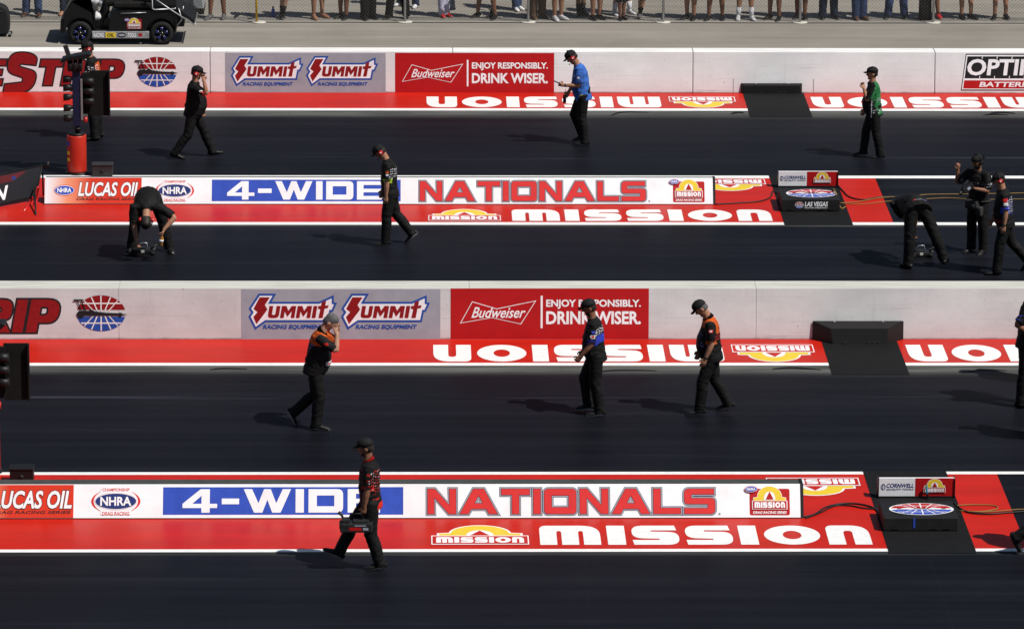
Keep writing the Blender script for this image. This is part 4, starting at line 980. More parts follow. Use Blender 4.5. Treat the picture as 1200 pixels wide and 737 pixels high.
J1 = person('man in black and orange jacket standing behind the red drum light tree', at(113.5, 163), 180, 4, 8, (14, 10), group=CREW, headset=M_REDGLOSS, cap=M_CAP, long_sleeve=True,
    arms={'L': ((.25, .1, -1), (.6, -.1, -.5)), 'R': ((.25, .1, -1), (.6, -.1, -.5))}, legs={'L': ((.08, .06, -1), (-.08, .02, -1), 0), 'R': ((-.05, .06, -1), (-.06, .02, -1), 0)},
    shirtpaint=patches(lambda k, c, n, J, t: k.__setitem__((t > .20) & (t < .44) & (c[:, 0] < .0) & (c[:, 1] < .17), 1), scrawl(2, .30, .42, lambda c, n: (np.abs(n[:, 1]) > .4), .35)), shirtmats=(C_ORG, C_WHT))
J2 = person('stout man in black with cap, hand raised to his headset, striding right', at(227, 185), 0, 3, 4, (14, 0), fat=.85, group=CREW, headset=M_REDGLOSS, h=.945, skin=M_SKIN,
    arms={'R': ((.60, .34, -.26), (-.20, -.10, 1)), 'hR': (-.15, -.6, .75), 'L': ((.1, .1, -1), (.3, 0, -.9))}, grip=(.5, .8),
    legs={'L': ((.42, .05, -.90), (.34, 0, -.94), -8), 'R': ((-.20, .05, -.98), (-.55, 0, -.83), 12)},
    shirtpaint=patches(spot(arm_at('R', .45, .05, .03), .030, 1), spot(arm_at('R', .58, .06), .022, 2), cuff('R', 3, .83)), shirtmats=(C_WHT, C_ORG, C_RED))
J3 = person('man in bright blue shirt looking down at a phone, far lane', at(684, 168.5), 180, 6, 14, (38, 0), group=CREW, headset=M_REDGLOSS, skin=M_SKIN, shirt=C_BLUE, h=.975, fat=.35,
    arms={'L': ((.0, .12, -1), (.97, -.10, -.02)), 'R': ((.12, .12, -1), (.50, -.1, -.85)), 'hL': (.9, -.15, .2)}, grip=(1.1, .9),
    legs={'R': ((.34, .03, -.94), (-.36, 0, -.93), 12), 'L': ((.05, .02, -1), (-.14, 0, -1), 0)}, sole=M_SOLE,
    shirtpaint=patches(spot(arm_at('L', .45, .07, .02), .022, 1), spot(arm_at('L', .70, .07), .022, 2), spot(lambda J: J['SP'](.35, .10)+Vector((0, .09, 0)), .025, 1), scrawl(2, .0, .40, lambda c, n: (c[:, 0] > .02) & (n[:, 1] > .2), .16), spot(lambda J: J['SP'](-.05, .02)+Vector((0, .19, 0)), .045, 3)), shirtmats=(C_WHT, C_NVY, mat('yellow_patch', (.70, .55, .03), .7, .2)))
J4 = person('man in green and black shirt with flat cap brim, hand at his mouth', at(1021.5, 184.5), 180, 2, 6, (2, 0), group=CREW, cap=M_CAP, h=.915, fat=.6, skin=M_SKIN,
    arms={'L': ((.38, .12, -.88), (.30, -.28, 1)), 'R': ((.1, .1, -1), (.35, -.1, -.9)), 'hL': (.25, -.4, .85)}, grip=(.9, .4),
    legs={'R': ((.28, .05, -.96), (.10, 0, -1), 4), 'L': ((-.10, .04, -1), (-.20, 0, -1), 0)}, sole=M_SOLE,
    shirtpaint=patches(lambda k, c, n, J, t: k.__setitem__(((c[:, 0] < .045) & (np.abs(c[:, 1]) < .185) & (t > -.10) & (t < .5)) | ((n[:, 0] < -.25) & (t > .05)), 1), lambda k, c, n, J, t: k.__setitem__((np.abs(c[:, 0]-.045) < .010) & (t < .4) & (np.abs(c[:, 1]) < .22), 2), scrawl(2, -.06, .02, lambda c, n: (n[:, 1] > .3) & (c[:, 0] < .02), .4), scrawl(2, .16, .24, lambda c, n: n[:, 0] < -.4, .35)), shirtmats=(C_GREEN, C_WHT))
J5 = person('man in black bending forward to the ground, bottle in one hand', at(176, 295), -90, 104, 20, (150, 0), group=CREW, headset=M_REDGLOSS, skin=M_SKIN, h=1.03, fat=.5, cap=None, hair=M_HAIRD, hairfull=True,
    arms={'R': ((.05, .0, -1), (.05, -.12, -1)), 'L': ((.25, .80, -.52), (.30, -.55, -.62)), 'hL': (.1, -.3, -.9)}, grip=(1.2, .9),
    legs={'L': ((-.10, .27, -.95), (-.04, .20, -.97), 0), 'R': ((-.08, .24, -.95), (-.04, .16, -.97), 0), 'toe': 20}, sole=M_SOLE)
J6 = person('man in black with red ear defenders, head down, walking past the blue panel', at(467, 287), 180, 2, 13, (42, 0), group=CREW, headset=M_REDGLOSS, skin=M_SKIN, h=.955, sole=M_SOLE, shoes=M_SHOEB,
    arms={'L': ((.02, .12, -1), (.06, .0, -1)), 'R': ((.1, .1, -1), (.2, 0, -1))},
    legs={'L': ((.15, .04, -1), (.03, 0, -1), 0), 'R': ((-.20, .04, -.97), (-.60, 0, -.80), 42)},
    shirtpaint=patches(spot(arm_at('L', .35, .07), .026, 1), spot(arm_at('L', .52, .07), .022, 2), spot(arm_at('L', .66, .07), .018, 4), cuff('L', 3, .80), scrawl(2, .22, .40, lambda c, n: n[:, 0] < -.55, .3)), shirtmats=(C_ORG, C_WHT, C_LIME, C_NVY))
J7 = person('man in black seen from behind, bent double over a tool on the track', at(1085, 314), 104, 104, 12, (140, 0), group=CREW, skin=M_SKIN, h=1.05, fat=1.0, hair=M_HAIRD, trousers=C_BLACK,
    arms={'R': ((.0, -.18, -1), (.0, -.20, -1)), 'L': ((-.10, -.62, -.78), (-.35, -.30, -.88))}, grip=(.9, .9),
    legs={'L': ((-.06, .06, -1), (.0, .02, -1), 0), 'R': ((-.16, .36, -.92), (-.10, .34, -.94), 0), 'toe': 12},
    shirtpaint=patches(spot(arm_at('R', .7, .05), .045, 1), cuff('R', 1, .55), *[(lambda k, c, n, J, t, yo=yo, r=r, mi=mi: k.__setitem__(near(c, J['SP'](.0, -.14)+Vector((0, yo, 0)), r), mi)) for yo, r, mi in ((.055, .026, 4), (.02, .024, 2), (-.02, .022, 2), (-.05, .020, 2), (-.115, .036, 2), (-.125, .030, 3))]), shirtmats=(C_ORG, C_GRYC, C_ROY, C_RED))
J8 = person('camera operator in black with waist pack, one hand held up', at(1145, 295.5), -128, 2, 8, (16, -12), group=CREW, skin=M_SKIND, h=.925, cap=M_CAP, capback=True, headset=M_CAP, beard=True, long_sleeve=False,
    arms={'R': ((.35, .48, -.62), (.05, -.05, 1)), 'hR': (.1, -.25, .9), 'L': ((.25, .22, -.93), (.85, -.62, .28))}, grip=(.8, .9),
    legs={'L': ((.06, .05, -1), (-.06, .01, -1), 0), 'R': ((.02, .06, -1), (-.05, .01, -1), 0)}, sole=M_SOLE,
    shirtpaint=patches(scrawl(1, .2, .36, lambda c, n: n[:, 0] > .4, .22), spot(arm_at('L', .5, .06), .03, 1)), shirtmats=(C_GRYC,))
J9 = person('man in black shirt with blue and red sleeves walking at the right edge', at(1186, 320), 180, 4, 8, (22, 0), group=CREW, headset=M_REDGLOSS, skin=M_SKIN, h=.935, fat=.4,
    arms={'L': ((-.10, .14, -1), (.10, .0, -1)), 'R': ((.2, .1, -1), (.3, 0, -.9))}, legs={'L': ((.22, .04, -.97), (.08, 0, -1), 0), 'R': ((-.30, .05, -.95), (-.66, 0, -.76), 40)},
    shirtpaint=patches(cuff('L', 1, .72), spot(arm_at('L', .25, .07), .045, 2), spot(arm_at('L', .5, .07), .04, 3), scrawl(1, .1, .4, lambda c, n: (n[:, 0] < -.3), .5), scrawl(3, .12, .4, lambda c, n: (n[:, 0] < -.3), .3), scrawl(2, -.1, .02, lambda c, n: n[:, 0] > .2, .5)), shirtmats=(C_ROY, C_RED, C_WHT))
J10 = person('grey haired man in black shirt with orange shoulders covering his face with a hand', at(357.5, 501), 0, 7, 14, (42, 0), group=CREW, cap=None, hair=M_HAIRG, hairfull=True, skin=M_SKINL, h=.965, fat=.65, collar=C_BLACK,
    arms={'R': ((.66, .12, -.56), (.06, -.24, 1)), 'L': ((.66, .10, -.56), (.06, -.30, 1)), 'hR': (-.25, -.45, .85), 'hL': (-.25, -.45, .85)}, grip=(.4, .5),
    legs={'L': ((.02, .04, -1), (-.72, 0, -.69), 62), 'R': ((.16, .04, -1), (-.12, 0, -1), 0)}, sole=M_SOLE,
    shirtpaint=patches(yoke(1, .335, .0), spot(arm_at('R', .35, .07), .03, 2), spot(lambda J: J['SP'](.06, .20)+Vector((0, -.06, 0)), .045, 3), spot(lambda J: J['SP'](.05, .2)+Vector((0, -.07, .0)), .022, 2), scrawl(4, .18, .34, lambda c, n: n[:, 0] < -.45, .5)), shirtmats=(C_ORG, C_RED, C_WHT, cloth('faded_blue_print', (.10, .11, .22))))
J11 = person('man in black and blue shirt with black cap walking past the red banner', at(696, 484.5), 180, 3, 8, (18, 0), group=CREW, skin=M_SKIND, h=.955, fat=.4, sole=M_SHOEW, beard=True,
    arms={'L': ((.10, .12, -1), (.60, -.05, -.78)), 'R': ((.1, .1, -1), (.4, 0, -.9))}, grip=(1.2, 1.0),
    legs={'R': ((.36, .04, -.93), (-.14, 0, -1), 4), 'L': ((.02, .03, -1), (-.16, 0, -1), 0)},
    shirtpaint=patches(lambda k, c, n, J, t: k.__setitem__((t > .17) & (t < .30) & (n[:, 0] < .05) & (np.abs(c[:, 1]) < .26), 1), spot(arm_at('L', .55, .07), .036, 2), spot(arm_at('L', .30, .07), .026, 1), spot(arm_at('L', .56, .075), .022, 3), cuff('L', 1, .78), scrawl(2, .31, .42, lambda c, n: n[:, 0] < -.3, .5)), shirtmats=(C_ROY, C_WHT, C_RED))
J12 = person('man in black shirt with orange shoulders and cap, head bowed, walking left', at(836.5, 483.5), 180, 2, 12, (42, 0), group=CREW, skin=M_SKIN, h=.965, fat=.6, sole=M_SOLE, hair=M_HAIRG, collar=C_BLACK,
    arms={'L': ((-.12, .12, -1), (.36, .0, -.93)), 'R': ((.1, .1, -1), (.3, 0, -.9))},
    legs={'L': ((.30, .04, -.95), (.08, 0, -1), 0), 'R': ((-.12, .05, -1), (-.48, 0, -.88), 12)},
    shirtpaint=patches(lambda k, c, n, J, t: k.__setitem__((t > .30+.10*(c[:, 0] > 0)) & (np.abs(c[:, 1]) < .205), 1), spot(arm_at('L', .28, .07), .034, 2), spot(arm_at('L', .28, .08), .016, 3), cuff('L', 1, .83), scrawl(4, .12, .30, lambda c, n: (n[:, 0] > .35), .5), scrawl(2, .18, .30, lambda c, n: n[:, 0] < -.6, .4)), shirtmats=(C_ORG, C_RED, C_WHT, cloth('faded_blue_print', (.10, .11, .22))))
J13 = person('man in black seen from the side, elbow back, cut off by the right edge', at(1197.5, 474.5), 0, 2, 6, (6, 0), group=CREW, skin=M_SKIND, h=1.03, collar=C_ROY, cap=M_CAP,
    arms={'R': ((-.72, .16, -.68), (.75, -.10, -.60)), 'L': ((.1, .2, -1), (.6, -.3, -.7))}, legs={'L': ((.04, .06, -1), (-.05, .0, -1), 0), 'R': ((-.06, .06, -1), (-.08, .0, -1), 0)},
    shirtpaint=patches(scrawl(1, .30, .40, lambda c, n: (n[:, 0] < -.3), .3)), shirtmats=(C_ROY,))
J14 = person('man in black shirt with red collar carrying a tool box by its handle', at(421.5, 664), 180, 2, 5, (12, -6), group=CREW, cap=M_CAP, skin=M_SKIND, h=.97, collar=C_RED, beard=True, sole=M_SOLE,
    arms={'L': ((.06, .08, -1), (.16, -.02, -1)), 'R': ((-.2, .1, -1), (-.1, 0, -1))}, grip=(1.5, .5),
    legs={'R': ((.54, .04, -.85), (.40, 0, -.92), -26), 'L': ((.02, .03, -1), (-.28, 0, -.96), 3)},
    shirtpaint=patches(lambda k, c, n, J, t: k.__setitem__((t < .02) & (n[:, 0] < -.35), 1), cuff('L', 1, .82), spot(arm_at('L', .25, .07), .022, 1), spot(arm_at('L', .55, .07), .026, 3), scrawl(2, .12, .42, lambda c, n: (n[:, 0] < -.25), .30), scrawl(1, .08, .42, lambda c, n: (n[:, 0] < -.35), .22)), shirtmats=(C_RED, C_WHT, cloth('dark_red_cloth', (.20, .01, .01))))
J15 = person('person in black with rear heel lifted, only a foot showing at the lower right edge', at(1226, 646), 0, 7, 8, (10, 0), group=CREW, h=1.0, vox=.016,
    legs={'L': ((.35, .04, -.93), (.2, 0, -1), 0), 'R': ((-.45, .04, -.9), (-.75, 0, -.66), 62)})
for (px, py) in ((1232, 449), (1236, 516)):
    person('man in black standing just past the right edge, casting a long shadow into view', at(px, py), 180, 3, 5, (8, 0), group='men past the right edge', vox=.018)

# ---- things people hold or work with
def held_box(o, rz, label, near_bag=False):
    t = thing('tool_case', label, 'tool case', o, rz)
    bm = bmesh.new(); box(bm, -.21, .21, -.09, .09, 0, .125, 0, .012); box(bm, -.17, .04, -.07, .07, .125, .155, 0, .008); box(bm, .08, .19, -.06, .07, .125, .175, 0, .01); obj('body', bm, mat('case_black', (.022, .022, .023), .5, .3, var=.3, scale=12), t)
    bm = bmesh.new(); tube(bm, [(-.075, 0, .14), (-.07, 0, .235), (.07, 0, .235), (.10, 0, .15)], .011, n=8); obj('handle', bm, M_STEEL if near_bag else M_BLACK, t, True)
    for x in (-.15, -.04, .10): bm = bmesh.new(); box(bm, x, x+.022, -.098, -.088, .04, .115, 0, .003); obj('latch', bm, M_SILV, t)
    for x in (-.22, .205): bm = bmesh.new(); box(bm, x, x+.015, -.06, .06, .04, .13, 0, .003); obj('end_plate', bm, M_DGREY, t)
    p = Print((0, .0915, 0), (-1, 0, 0), (0, 0, 1), .0015); p.rect(-.09, .03, .07, .075, M_REDD, 1); p.rect(.09, .035, .16, .07, M_SILV, 1); p.rect(-.17, .09, -.06, .115, M_DGREY, 1); p.rect(-.02, .09, .13, .105, M_SILV, 1); p.done('sticker', t)
    bm = bmesh.new(); box(bm, -.085, .095, -.0945, -.0905, .02, .06, 0, .001); obj('red_label', bm, M_REDD, t)
    bm = bmesh.new(); tube(bm, [(.17, -.02, .16), (.19, -.02, .21), (.23, -.02, .25)], [.012, .02, .024], n=8); obj('tool', bm, M_DGREY, t, True)
    return t
q = W(J14, J14['wrL']+J14['hdL']*.105); held_box((q.x-.09, q.y, q.z-.232), R(180), 'black tool case with red label carried by the man in front')
def floor_tool(px, py, label, rz=0):
    q = G(px, py); t = thing('track_tool', label, 'tool', (q.x, q.y, .004), rz)
    bm = bmesh.new(); box(bm, -.18, .18, -.09, .09, .03, .095, 0, .012); box(bm, -.10, .03, -.07, .07, .095, .125, 0, .01); obj('body', bm, mat('tool_black', (.012, .012, .0125), .45, .4, var=.35, scale=14), t)
    for x in (-.15, .15):
        for y in (-.1, .1): bm = bmesh.new(); tube(bm, [(x, y-.012, .04), (x, y+.012, .04)], .04, n=12); obj('wheel', bm, M_TYRE, t)
    bm = bmesh.new(); box(bm, -.04, .015, -.096, -.089, .045, .090, 0, .002); obj('gauge', bm, mat('pale_gauge', (.45, .45, .42), .5, .3), t)
    bm = bmesh.new(); tube(bm, [(-.06, 0, .11), (-.05, 0, .19), (.05, 0, .19), (.07, 0, .09)], .009, n=8); obj('handle', bm, M_STEEL, t, True)
    bm = bmesh.new(); tube(bm, [(.12, -.07, .10), (.18, -.07, .16), (.23, -.06, .17)], .016, n=8); tube(bm, [(.17, -.1, .09), (.17, .1, .09)], .028, n=10); obj('roller', bm, M_DGREY, t, True)
    return t
floor_tool(168.5, 298, 'small black traction tool on the track beneath the man with a bottle')
floor_tool(1079, 301, 'small black traction tool between the feet of the man seen from behind', R(8))
q = W(J5, J5['wrL']+J5['hdL']*.10); t = thing('bottle', 'amber bottle with pale label in the hand of the bending man', 'bottle', (q.x, q.y, q.z), 0)
t.rotation_euler = (R(8), R(8), 0)
bm = bmesh.new(); tube(bm, [(0, 0, .06), (0, 0, .03), (0, 0, -.02), (0, 0, -.05), (0, 0, -.17), (0, 0, -.185)], [.013, .014, .016, .034, .035, .030], n=14); obj('body', bm, mat('amber_plastic', (.42, .17, .03), .3, .5), t, True)
bm = bmesh.new(); tube(bm, [(0, 0, -.07), (0, 0, -.12)], .0362, n=14); obj('paper_label', bm, M_WPAINT, t, True)
bm = bmesh.new(); tube(bm, [(0, 0, .06), (0, 0, .085)], .017, n=12); obj('lid', bm, M_INK, t, True)
q = W(J3, J3['wrL']+J3['hdL']*.12); t = thing('phone', 'black phone held by the man in the blue shirt', 'phone', (q.x, q.y, q.z+.02)); t.rotation_euler = (0, R(25), 0)
bm = bmesh.new(); box(bm, -.08, .07, -.037, .037, -.005, .005, 0, .004); obj('body', bm, M_INK, t); bm = bmesh.new(); box(bm, -.072, .062, -.032, .032, .005, .0065); obj('screen', bm, mat('screen_glass', (.02, .022, .025), .1, .6), t)
q = W(J3, J3['wrR']+J3['hdR']*.11); t = thing('radio', 'black hand radio in the lower hand of the man in blue', 'radio', (q.x-.02, q.y, q.z-.03)); bm = bmesh.new(); box(bm, -.03, .03, -.02, .02, -.09, .06, 0, .008); obj('body', bm, M_INK, t); bm = bmesh.new(); tube(bm, [(.015, 0, .06), (.015, 0, .17)], .005, n=6); obj('antenna', bm, M_INK, t)
q = W(J8, (J8['wrL']+J8['hdL']*.12)); t = thing('video_camera', 'small black video camera held in front of the man with the waist pack', 'camera', (q.x-.02, q.y-.05, q.z)); t.rotation_euler = (0, R(-30), R(20))
bm = bmesh.new(); box(bm, -.10, .10, -.04, .04, -.05, .05, 0, .012); obj('body', bm, M_INK, t); bm = bmesh.new(); tube(bm, [(-.10, 0, 0), (-.16, 0, 0), (-.17, 0, 0)], [.032, .036, .038], n=16); obj('lens', bm, M_BLACK, t, True)
bm = bmesh.new(); box(bm, -.025, .035, -.046, -.04, -.022, .022, 0, .002); obj('screen', bm, M_SILV, t); bm = bmesh.new(); tube(bm, [(-.07, 0, .05), (-.06, 0, .10), (.06, 0, .10), (.07, 0, .05)], .009, n=8); obj('handle', bm, M_INK, t, True)
r8 = J8['root']; bm = bmesh.new(); _p = J8['SP'](-.06, .17); box(bm, _p.x-.05, _p.x+.06, _p.y-.14, _p.y+.10, _p.z-.10, _p.z+.07, 0, .025); box(bm, _p.x-.03, _p.x+.075, _p.y+.08, _p.y+.19, _p.z-.20, _p.z-.03, 0, .02); box(bm, _p.x+.055, _p.x+.075, _p.y-.10, _p.y+.06, _p.z-.08, _p.z-.005, 0, .008); tube(bm, [J8['SP'](-.02)+Vector((.16*math.cos(a), .205*math.sin(a), 0)) for a in np.linspace(0, 6.283, 25)], (.018, .008), n=8); obj('waist_pack', bm, [cloth('pack_cloth', (.035, .033, .032))], r8, True)
for J, nm in ((J9, 'L'), (J12, 'L'), (J3, 'L')):
    bm = bmesh.new(); d = (J['wr'+nm]-J['el'+nm]).normalized(); p = J['wr'+nm]-d*.015; tube(bm, [p-d*.012, p+d*.012], .032, n=14); obj('wristwatch', bm, M_INK, J['root'], True)
# ================================================================== LIGHT TREES, CART, SPECTATORS
def light_tree(x, y, label):
    t = thing('light_tree', label, 'light tree', (x, y, .008), 0, 'starting light trees')
    bm = bmesh.new(); tube(bm, [(0, 0, 0), (0, 0, .03)], .20, n=28); obj('base', bm, M_BLACK, t)
    bm = bmesh.new(); tube(bm, [(0, 0, .03), (0, 0, .06), (0, 0, .68), (0, 0, .70)], [.165, .172, .172, .166], n=36); dr = obj('drum', bm, mat('red_drum_paint', (.46, .026, .012), .42, .35, var=.06, scale=3), t, True)
    bm = bmesh.new()
    for (z0, z1, mi) in ((.52, .60, 0), (.36, .42, 1), (.24, .30, 1)):
        a0, a1 = R(200), R(228)
        vs = [[bm.verts.new((.1745*math.cos(a), .1745*math.sin(a), z)) for a in np.linspace(a0, a1, 7)] for z in (z0, z1)]
        for i in range(6): f = bm.faces.new((vs[0][i], vs[0][i+1], vs[1][i+1], vs[1][i])); f.material_index = mi
    obj('emblem', bm, [M_BLUE, M_YEL], dr)
    bm = bmesh.new(); tube(bm, [(.0, 0, .70), (0, 0, .735)], [.15, .14], n=24); tube(bm, [(.02, 0, .73), (.02, 0, .86)], .045, n=12); tube(bm, [(.02, 0, .80), (.02, 0, .83)], .07, n=14); obj('neck', bm, M_BLACK, t)
    bm = bmesh.new(); box(bm, -.055, .085, -.06, .06, .86, 1.86, 0, .01); obj('column', bm, mat('dark_blue_paint', (.010, .014, .045), .45, .35), t)
    bm = bmesh.new(); box(bm, .088, .125, -.075, -.045, .98, 1.72, 0, .004); obj('edge_strip', bm, mat('pale_aluminium', (.20, .20, .20), .5, .4), t)
    def hood(z, s, m, lensm, r=.058, ln=.16):
        x0 = -.055 if s < 0 else .13; bm = bmesh.new()
        rings = []; n = 16
        for (dx, rr) in ((0, r*.62), (.035, r*.72), (.05, r), (ln, r*1.12)):
            rings.append([bm.verts.new((x0+s*dx, -.03+rr*math.cos(2*math.pi*j/n), z+rr*math.sin(2*math.pi*j/n)-.012*dx/ln)) for j in range(n)])
        for a, b in zip(rings, rings[1:]):
            for j in range(n):
                f = bm.faces.new((a[j], a[(j+1) % n], b[(j+1) % n], b[j])); f.smooth = True
        bm.faces.new(rings[0]); bmesh.ops.recalc_face_normals(bm, faces=bm.faces[:]); bmesh.ops.solidify(bm, geom=bm.faces[:], thickness=.006); h = obj('lamp_hood', bm, m, t)
        bm = bmesh.new(); ellipsoid(bm, (x0+s*.075, -.03, z-.006), (.020, r*.86, r*.86), None, 0, 14, 8); obj('lamp_lens', bm, lensm, h)
    amber = mat('amber_lens', (.30, .13, .03), .2, .6); green = mat('green_lens', (.02, .14, .05), .2, .6); redl = mat('red_lens', (.45, .02, .015), .25, .6)
    for z, lm in ((1.72, amber), (1.565, amber), (1.395, amber), (1.20, amber), (1.015, green)): hood(z, -1, M_BLACK, lm)
    for z, lm in ((1.68, amber), (1.50, amber), (1.32, amber)): hood(z, 1, M_BLACK, lm, .062, .20)
    bm = bmesh.new(); tube(bm, [(.14, -.03, .98), (.20, -.03, .98)], [.05, .055], n=14); obj('red_lamp', bm, redl, t, True)
    bm = bmesh.new(); box(bm, .24, .60, .10, .135, 1.02, 1.84, 0, .006); box(bm, .10, .26, .05, .12, 1.06, 1.80, 0, .006); box(bm, .575, .60, .04, .10, 1.02, 1.84, 0, .004); obj('side_panel', bm, mat('matt_black_panel', (.011, .011, .0105), .8, .12), t)
    bm = bmesh.new()
    for x0, x1, r in ((-.13, -.045, .115), (-.03, .04, .125), (.055, .13, .115)): tube(bm, [(x0, -.02, 1.965), (x0+.012, -.02, 1.965), (x1-.012, -.02, 1.965), (x1, -.02, 1.965)], [r*.86, r, r, r*.86], n=24)
    box(bm, -.04, .07, -.04, .05, 1.84, 1.90, 0, .004); obj('stage_lamp', bm, M_BLACK, t)
    bm = bmesh.new(); prism(bm, [(-.27, 2.02), (-.22, 2.10), (.0, 2.155), (.26, 2.20), (.30, 2.17), (.22, 2.10), (.05, 2.09), (-.16, 2.06)], 'y', -.16, .12, 0, .008); obj('top_cover', bm, M_BLACK, t)
    bm = bmesh.new(); box(bm, -.05, .03, -.03, .03, 0, .22, 0, .006, Matrix.Translation((-.09, -.05, 2.12)) @ Matrix.Rotation(R(-18), 4, 'Y')); obj('sensor', bm, M_DGREY, t)
    return t
q = G(90.5, 203.5); light_tree(q.x, q.y, 'starting light tree on a red drum beside the far title board')
light_tree(-5.94, 63.45, 'starting light tree with red drum, half cut off by the left edge')

# ---- slanted dark board beside the far tree
BR = AT(42.3, 230, 79.62); BL = AT(-70, 254, 78.35); TR_ = AT(49.4, 193.8, 79.86); TL = BL+(TR_-BR)
t = thing('display_board', 'dark slanted board with white lettering on red legs at the left edge', 'display board', (BR.x, BR.y, 0))
o0 = Vector((BR.x, BR.y, 0)); br, bl, tr, tl = [v-o0 for v in (BR, BL, TR_, TL)]
nrm = (br-bl).cross(tl-bl).normalized(); bm = bmesh.new()
A = [bm.verts.new(v) for v in (bl, br, tr, tl)]; B = [bm.verts.new(v-nrm*.05) for v in (bl, br, tr, tl)]
bm.faces.new(A); bm.faces.new(B[::-1])
for i in range(4): bm.faces.new((A[i], B[i], B[(i+1) % 4], A[(i+1) % 4]))
bd = obj('board', bm, mat('slate_panel', (.011, .012, .016), .5, .3, var=.08), t)
U_ = (br-bl); Lw = U_.length; U_.normalize(); V_ = (tl-bl); V_ = (V_-U_*V_.dot(U_)).normalized(); Hh = (tl-bl).dot(V_); sk = (tl-bl).dot(U_)/Hh
p = Print(bl, U_, V_, .002)
def sh(u, v): return (u+v*sk, v)
p.poly([sh(0, Hh*.66), sh(Lw*.72, Hh*.68), sh(Lw*.84, Hh*.92), sh(0, Hh*.90)], mat('panel_dark_red', (.10, .01, .014), .5, .3), 1); p.poly(ell(Lw*.715+sk*Hh*.77, Hh*.77, .05, .035, 20), M_NAVY, 2); p.text('MISSION', Lw*.06, Hh*.10, Lw*.735, Hh*.58, M_WHITE, 2, bold=.03, shear=sk); p.done('lettering', bd)
bm = bmesh.new()
for a, b in ((tl, tr), (bl, br), (tr, br)): tube(bm, [a, b], .014, n=8)
tube(bm, [tr+Vector((.0, .02, -.02)), tr+Vector((.09, .02, -.03)), tr+Vector((.10, .02, .06))], [.02, .035, .03], n=10); obj('frame', bm, M_BLACK, t)
bm = bmesh.new(); g0 = lambda px, py: G(px, py)-o0
tube(bm, [br+Vector((-.02, -.02, .15)), g0(42, 253)+Vector((0, 0, .01))], .016, n=8); tube(bm, [tr+Vector((0, .06, -.15)), Vector((tr.x, tr.y+.12, .01))], .016, n=8); obj('leg', bm, M_BLACK, t)
bm = bmesh.new(); tube(bm, [AT(47, 209, 79.80)-o0, AT(41.5, 231, 79.60)-o0], .030, n=8); tube(bm, [AT(44, 232, 79.55)-o0, AT(40, 243, 79.15)-o0], .024, n=8); tube(bm, [AT(38, 232, 79.55)-o0, AT(27, 249, 78.85)-o0], .026, n=8); tube(bm, [AT(27, 249, 78.85)-o0, AT(44, 244, 79.08)-o0], .012, n=8); obj('brace', bm, M_REDGLOSS, t, True)

# ---- golf cart
CX, CYN = -6.65, 92.93
t = thing('golf_cart', 'black golf cart with blue wheel accents parked behind the far wall', 'golf cart', (CX, CYN, 0))
def cx(px): return (px-94)/58.6
def cz_(py): return (53.2-py)/56.3
M_CART = mat('black_cart_paint', (.005, .005, .0055), .35, .35); Wd = 1.18
bm = bmesh.new()   # rear body with wheel arch
arch = [(cx(189)+.30*math.cos(a), .235+.30*math.sin(a)) for a in np.linspace(math.pi, 0, 12)]
prism(bm, [(cx(127), .26)]+[(cx(189)-.30, .22)]+arch+[(cx(189)+.30, .24), (cx(207), .30), (cx(209), .55), (cx(203), .68), (cx(150), .70), (cx(130), .66)], 'y', .0, Wd, 0, .015)
arch = [(cx(94)+.30*math.cos(a), .235+.30*math.sin(a)) for a in np.linspace(math.pi, 0, 12)]
prism(bm, [(cx(74), .28)]+arch+[(cx(111), .34), (cx(112), .62), (cx(104), 1.0), (cx(96), 1.02), (cx(84), .88), (cx(75), .62)], 'y', .03, Wd-.03, 0, .02)
prism(bm, [(cx(70), .22), (cx(76), .22), (cx(77), .50), (cx(71), .50)], 'y', .06, Wd-.06, 0, .02)
prism(bm, [(cx(108), .25), (cx(130), .25), (cx(130), .30), (cx(108), .30)], 'y', .05, Wd-.05, 0, .006); box(bm, cx(78), cx(205), .22, Wd-.22, .16, .50); body = obj('body', bm, M_CART, t)
p = Print((0, -.003, 0), (1, 0, 0), (0, 0, 1), .0015); logo_badge(p, cx(149), cz_(35), cx(166.5), cz_(22.5), 1); oval(p, cx(149.5), cz_(24.5), .055, .035, 10, False); p.done('sticker', body)
bm = bmesh.new(); box(bm, cx(108), cx(175), -.03, .04, .135, .275, 0, .008); sill = obj('sill', bm, mat('chrome_sill', (.30, .30, .31), .35, .5, var=.3, scale=10), t)
p = Print((0, -.032, .14), (1, 0, 0), (0, 0, 1), .0015)
p.text('RACING', cx(110), .02, cx(122), .11, M_WHITE, 1, bold=.03); p.rect(cx(124), .01, cx(136), .12, M_YEL, 1); p.text('OIL', cx(126), .03, cx(134), .10, M_INK, 2, bold=.03); p.poly(ell(cx(143), .065, .085, .05), M_INK, 1); p.poly(ell(cx(143), .065, .07, .025), M_SILV, 2); p.text('TOOLS', cx(150), .025, cx(160), .11, M_WHITE, 1, bold=.03); p.rect(cx(163), .04, cx(167), .10, M_REDD, 1); p.done('sticker', sill)
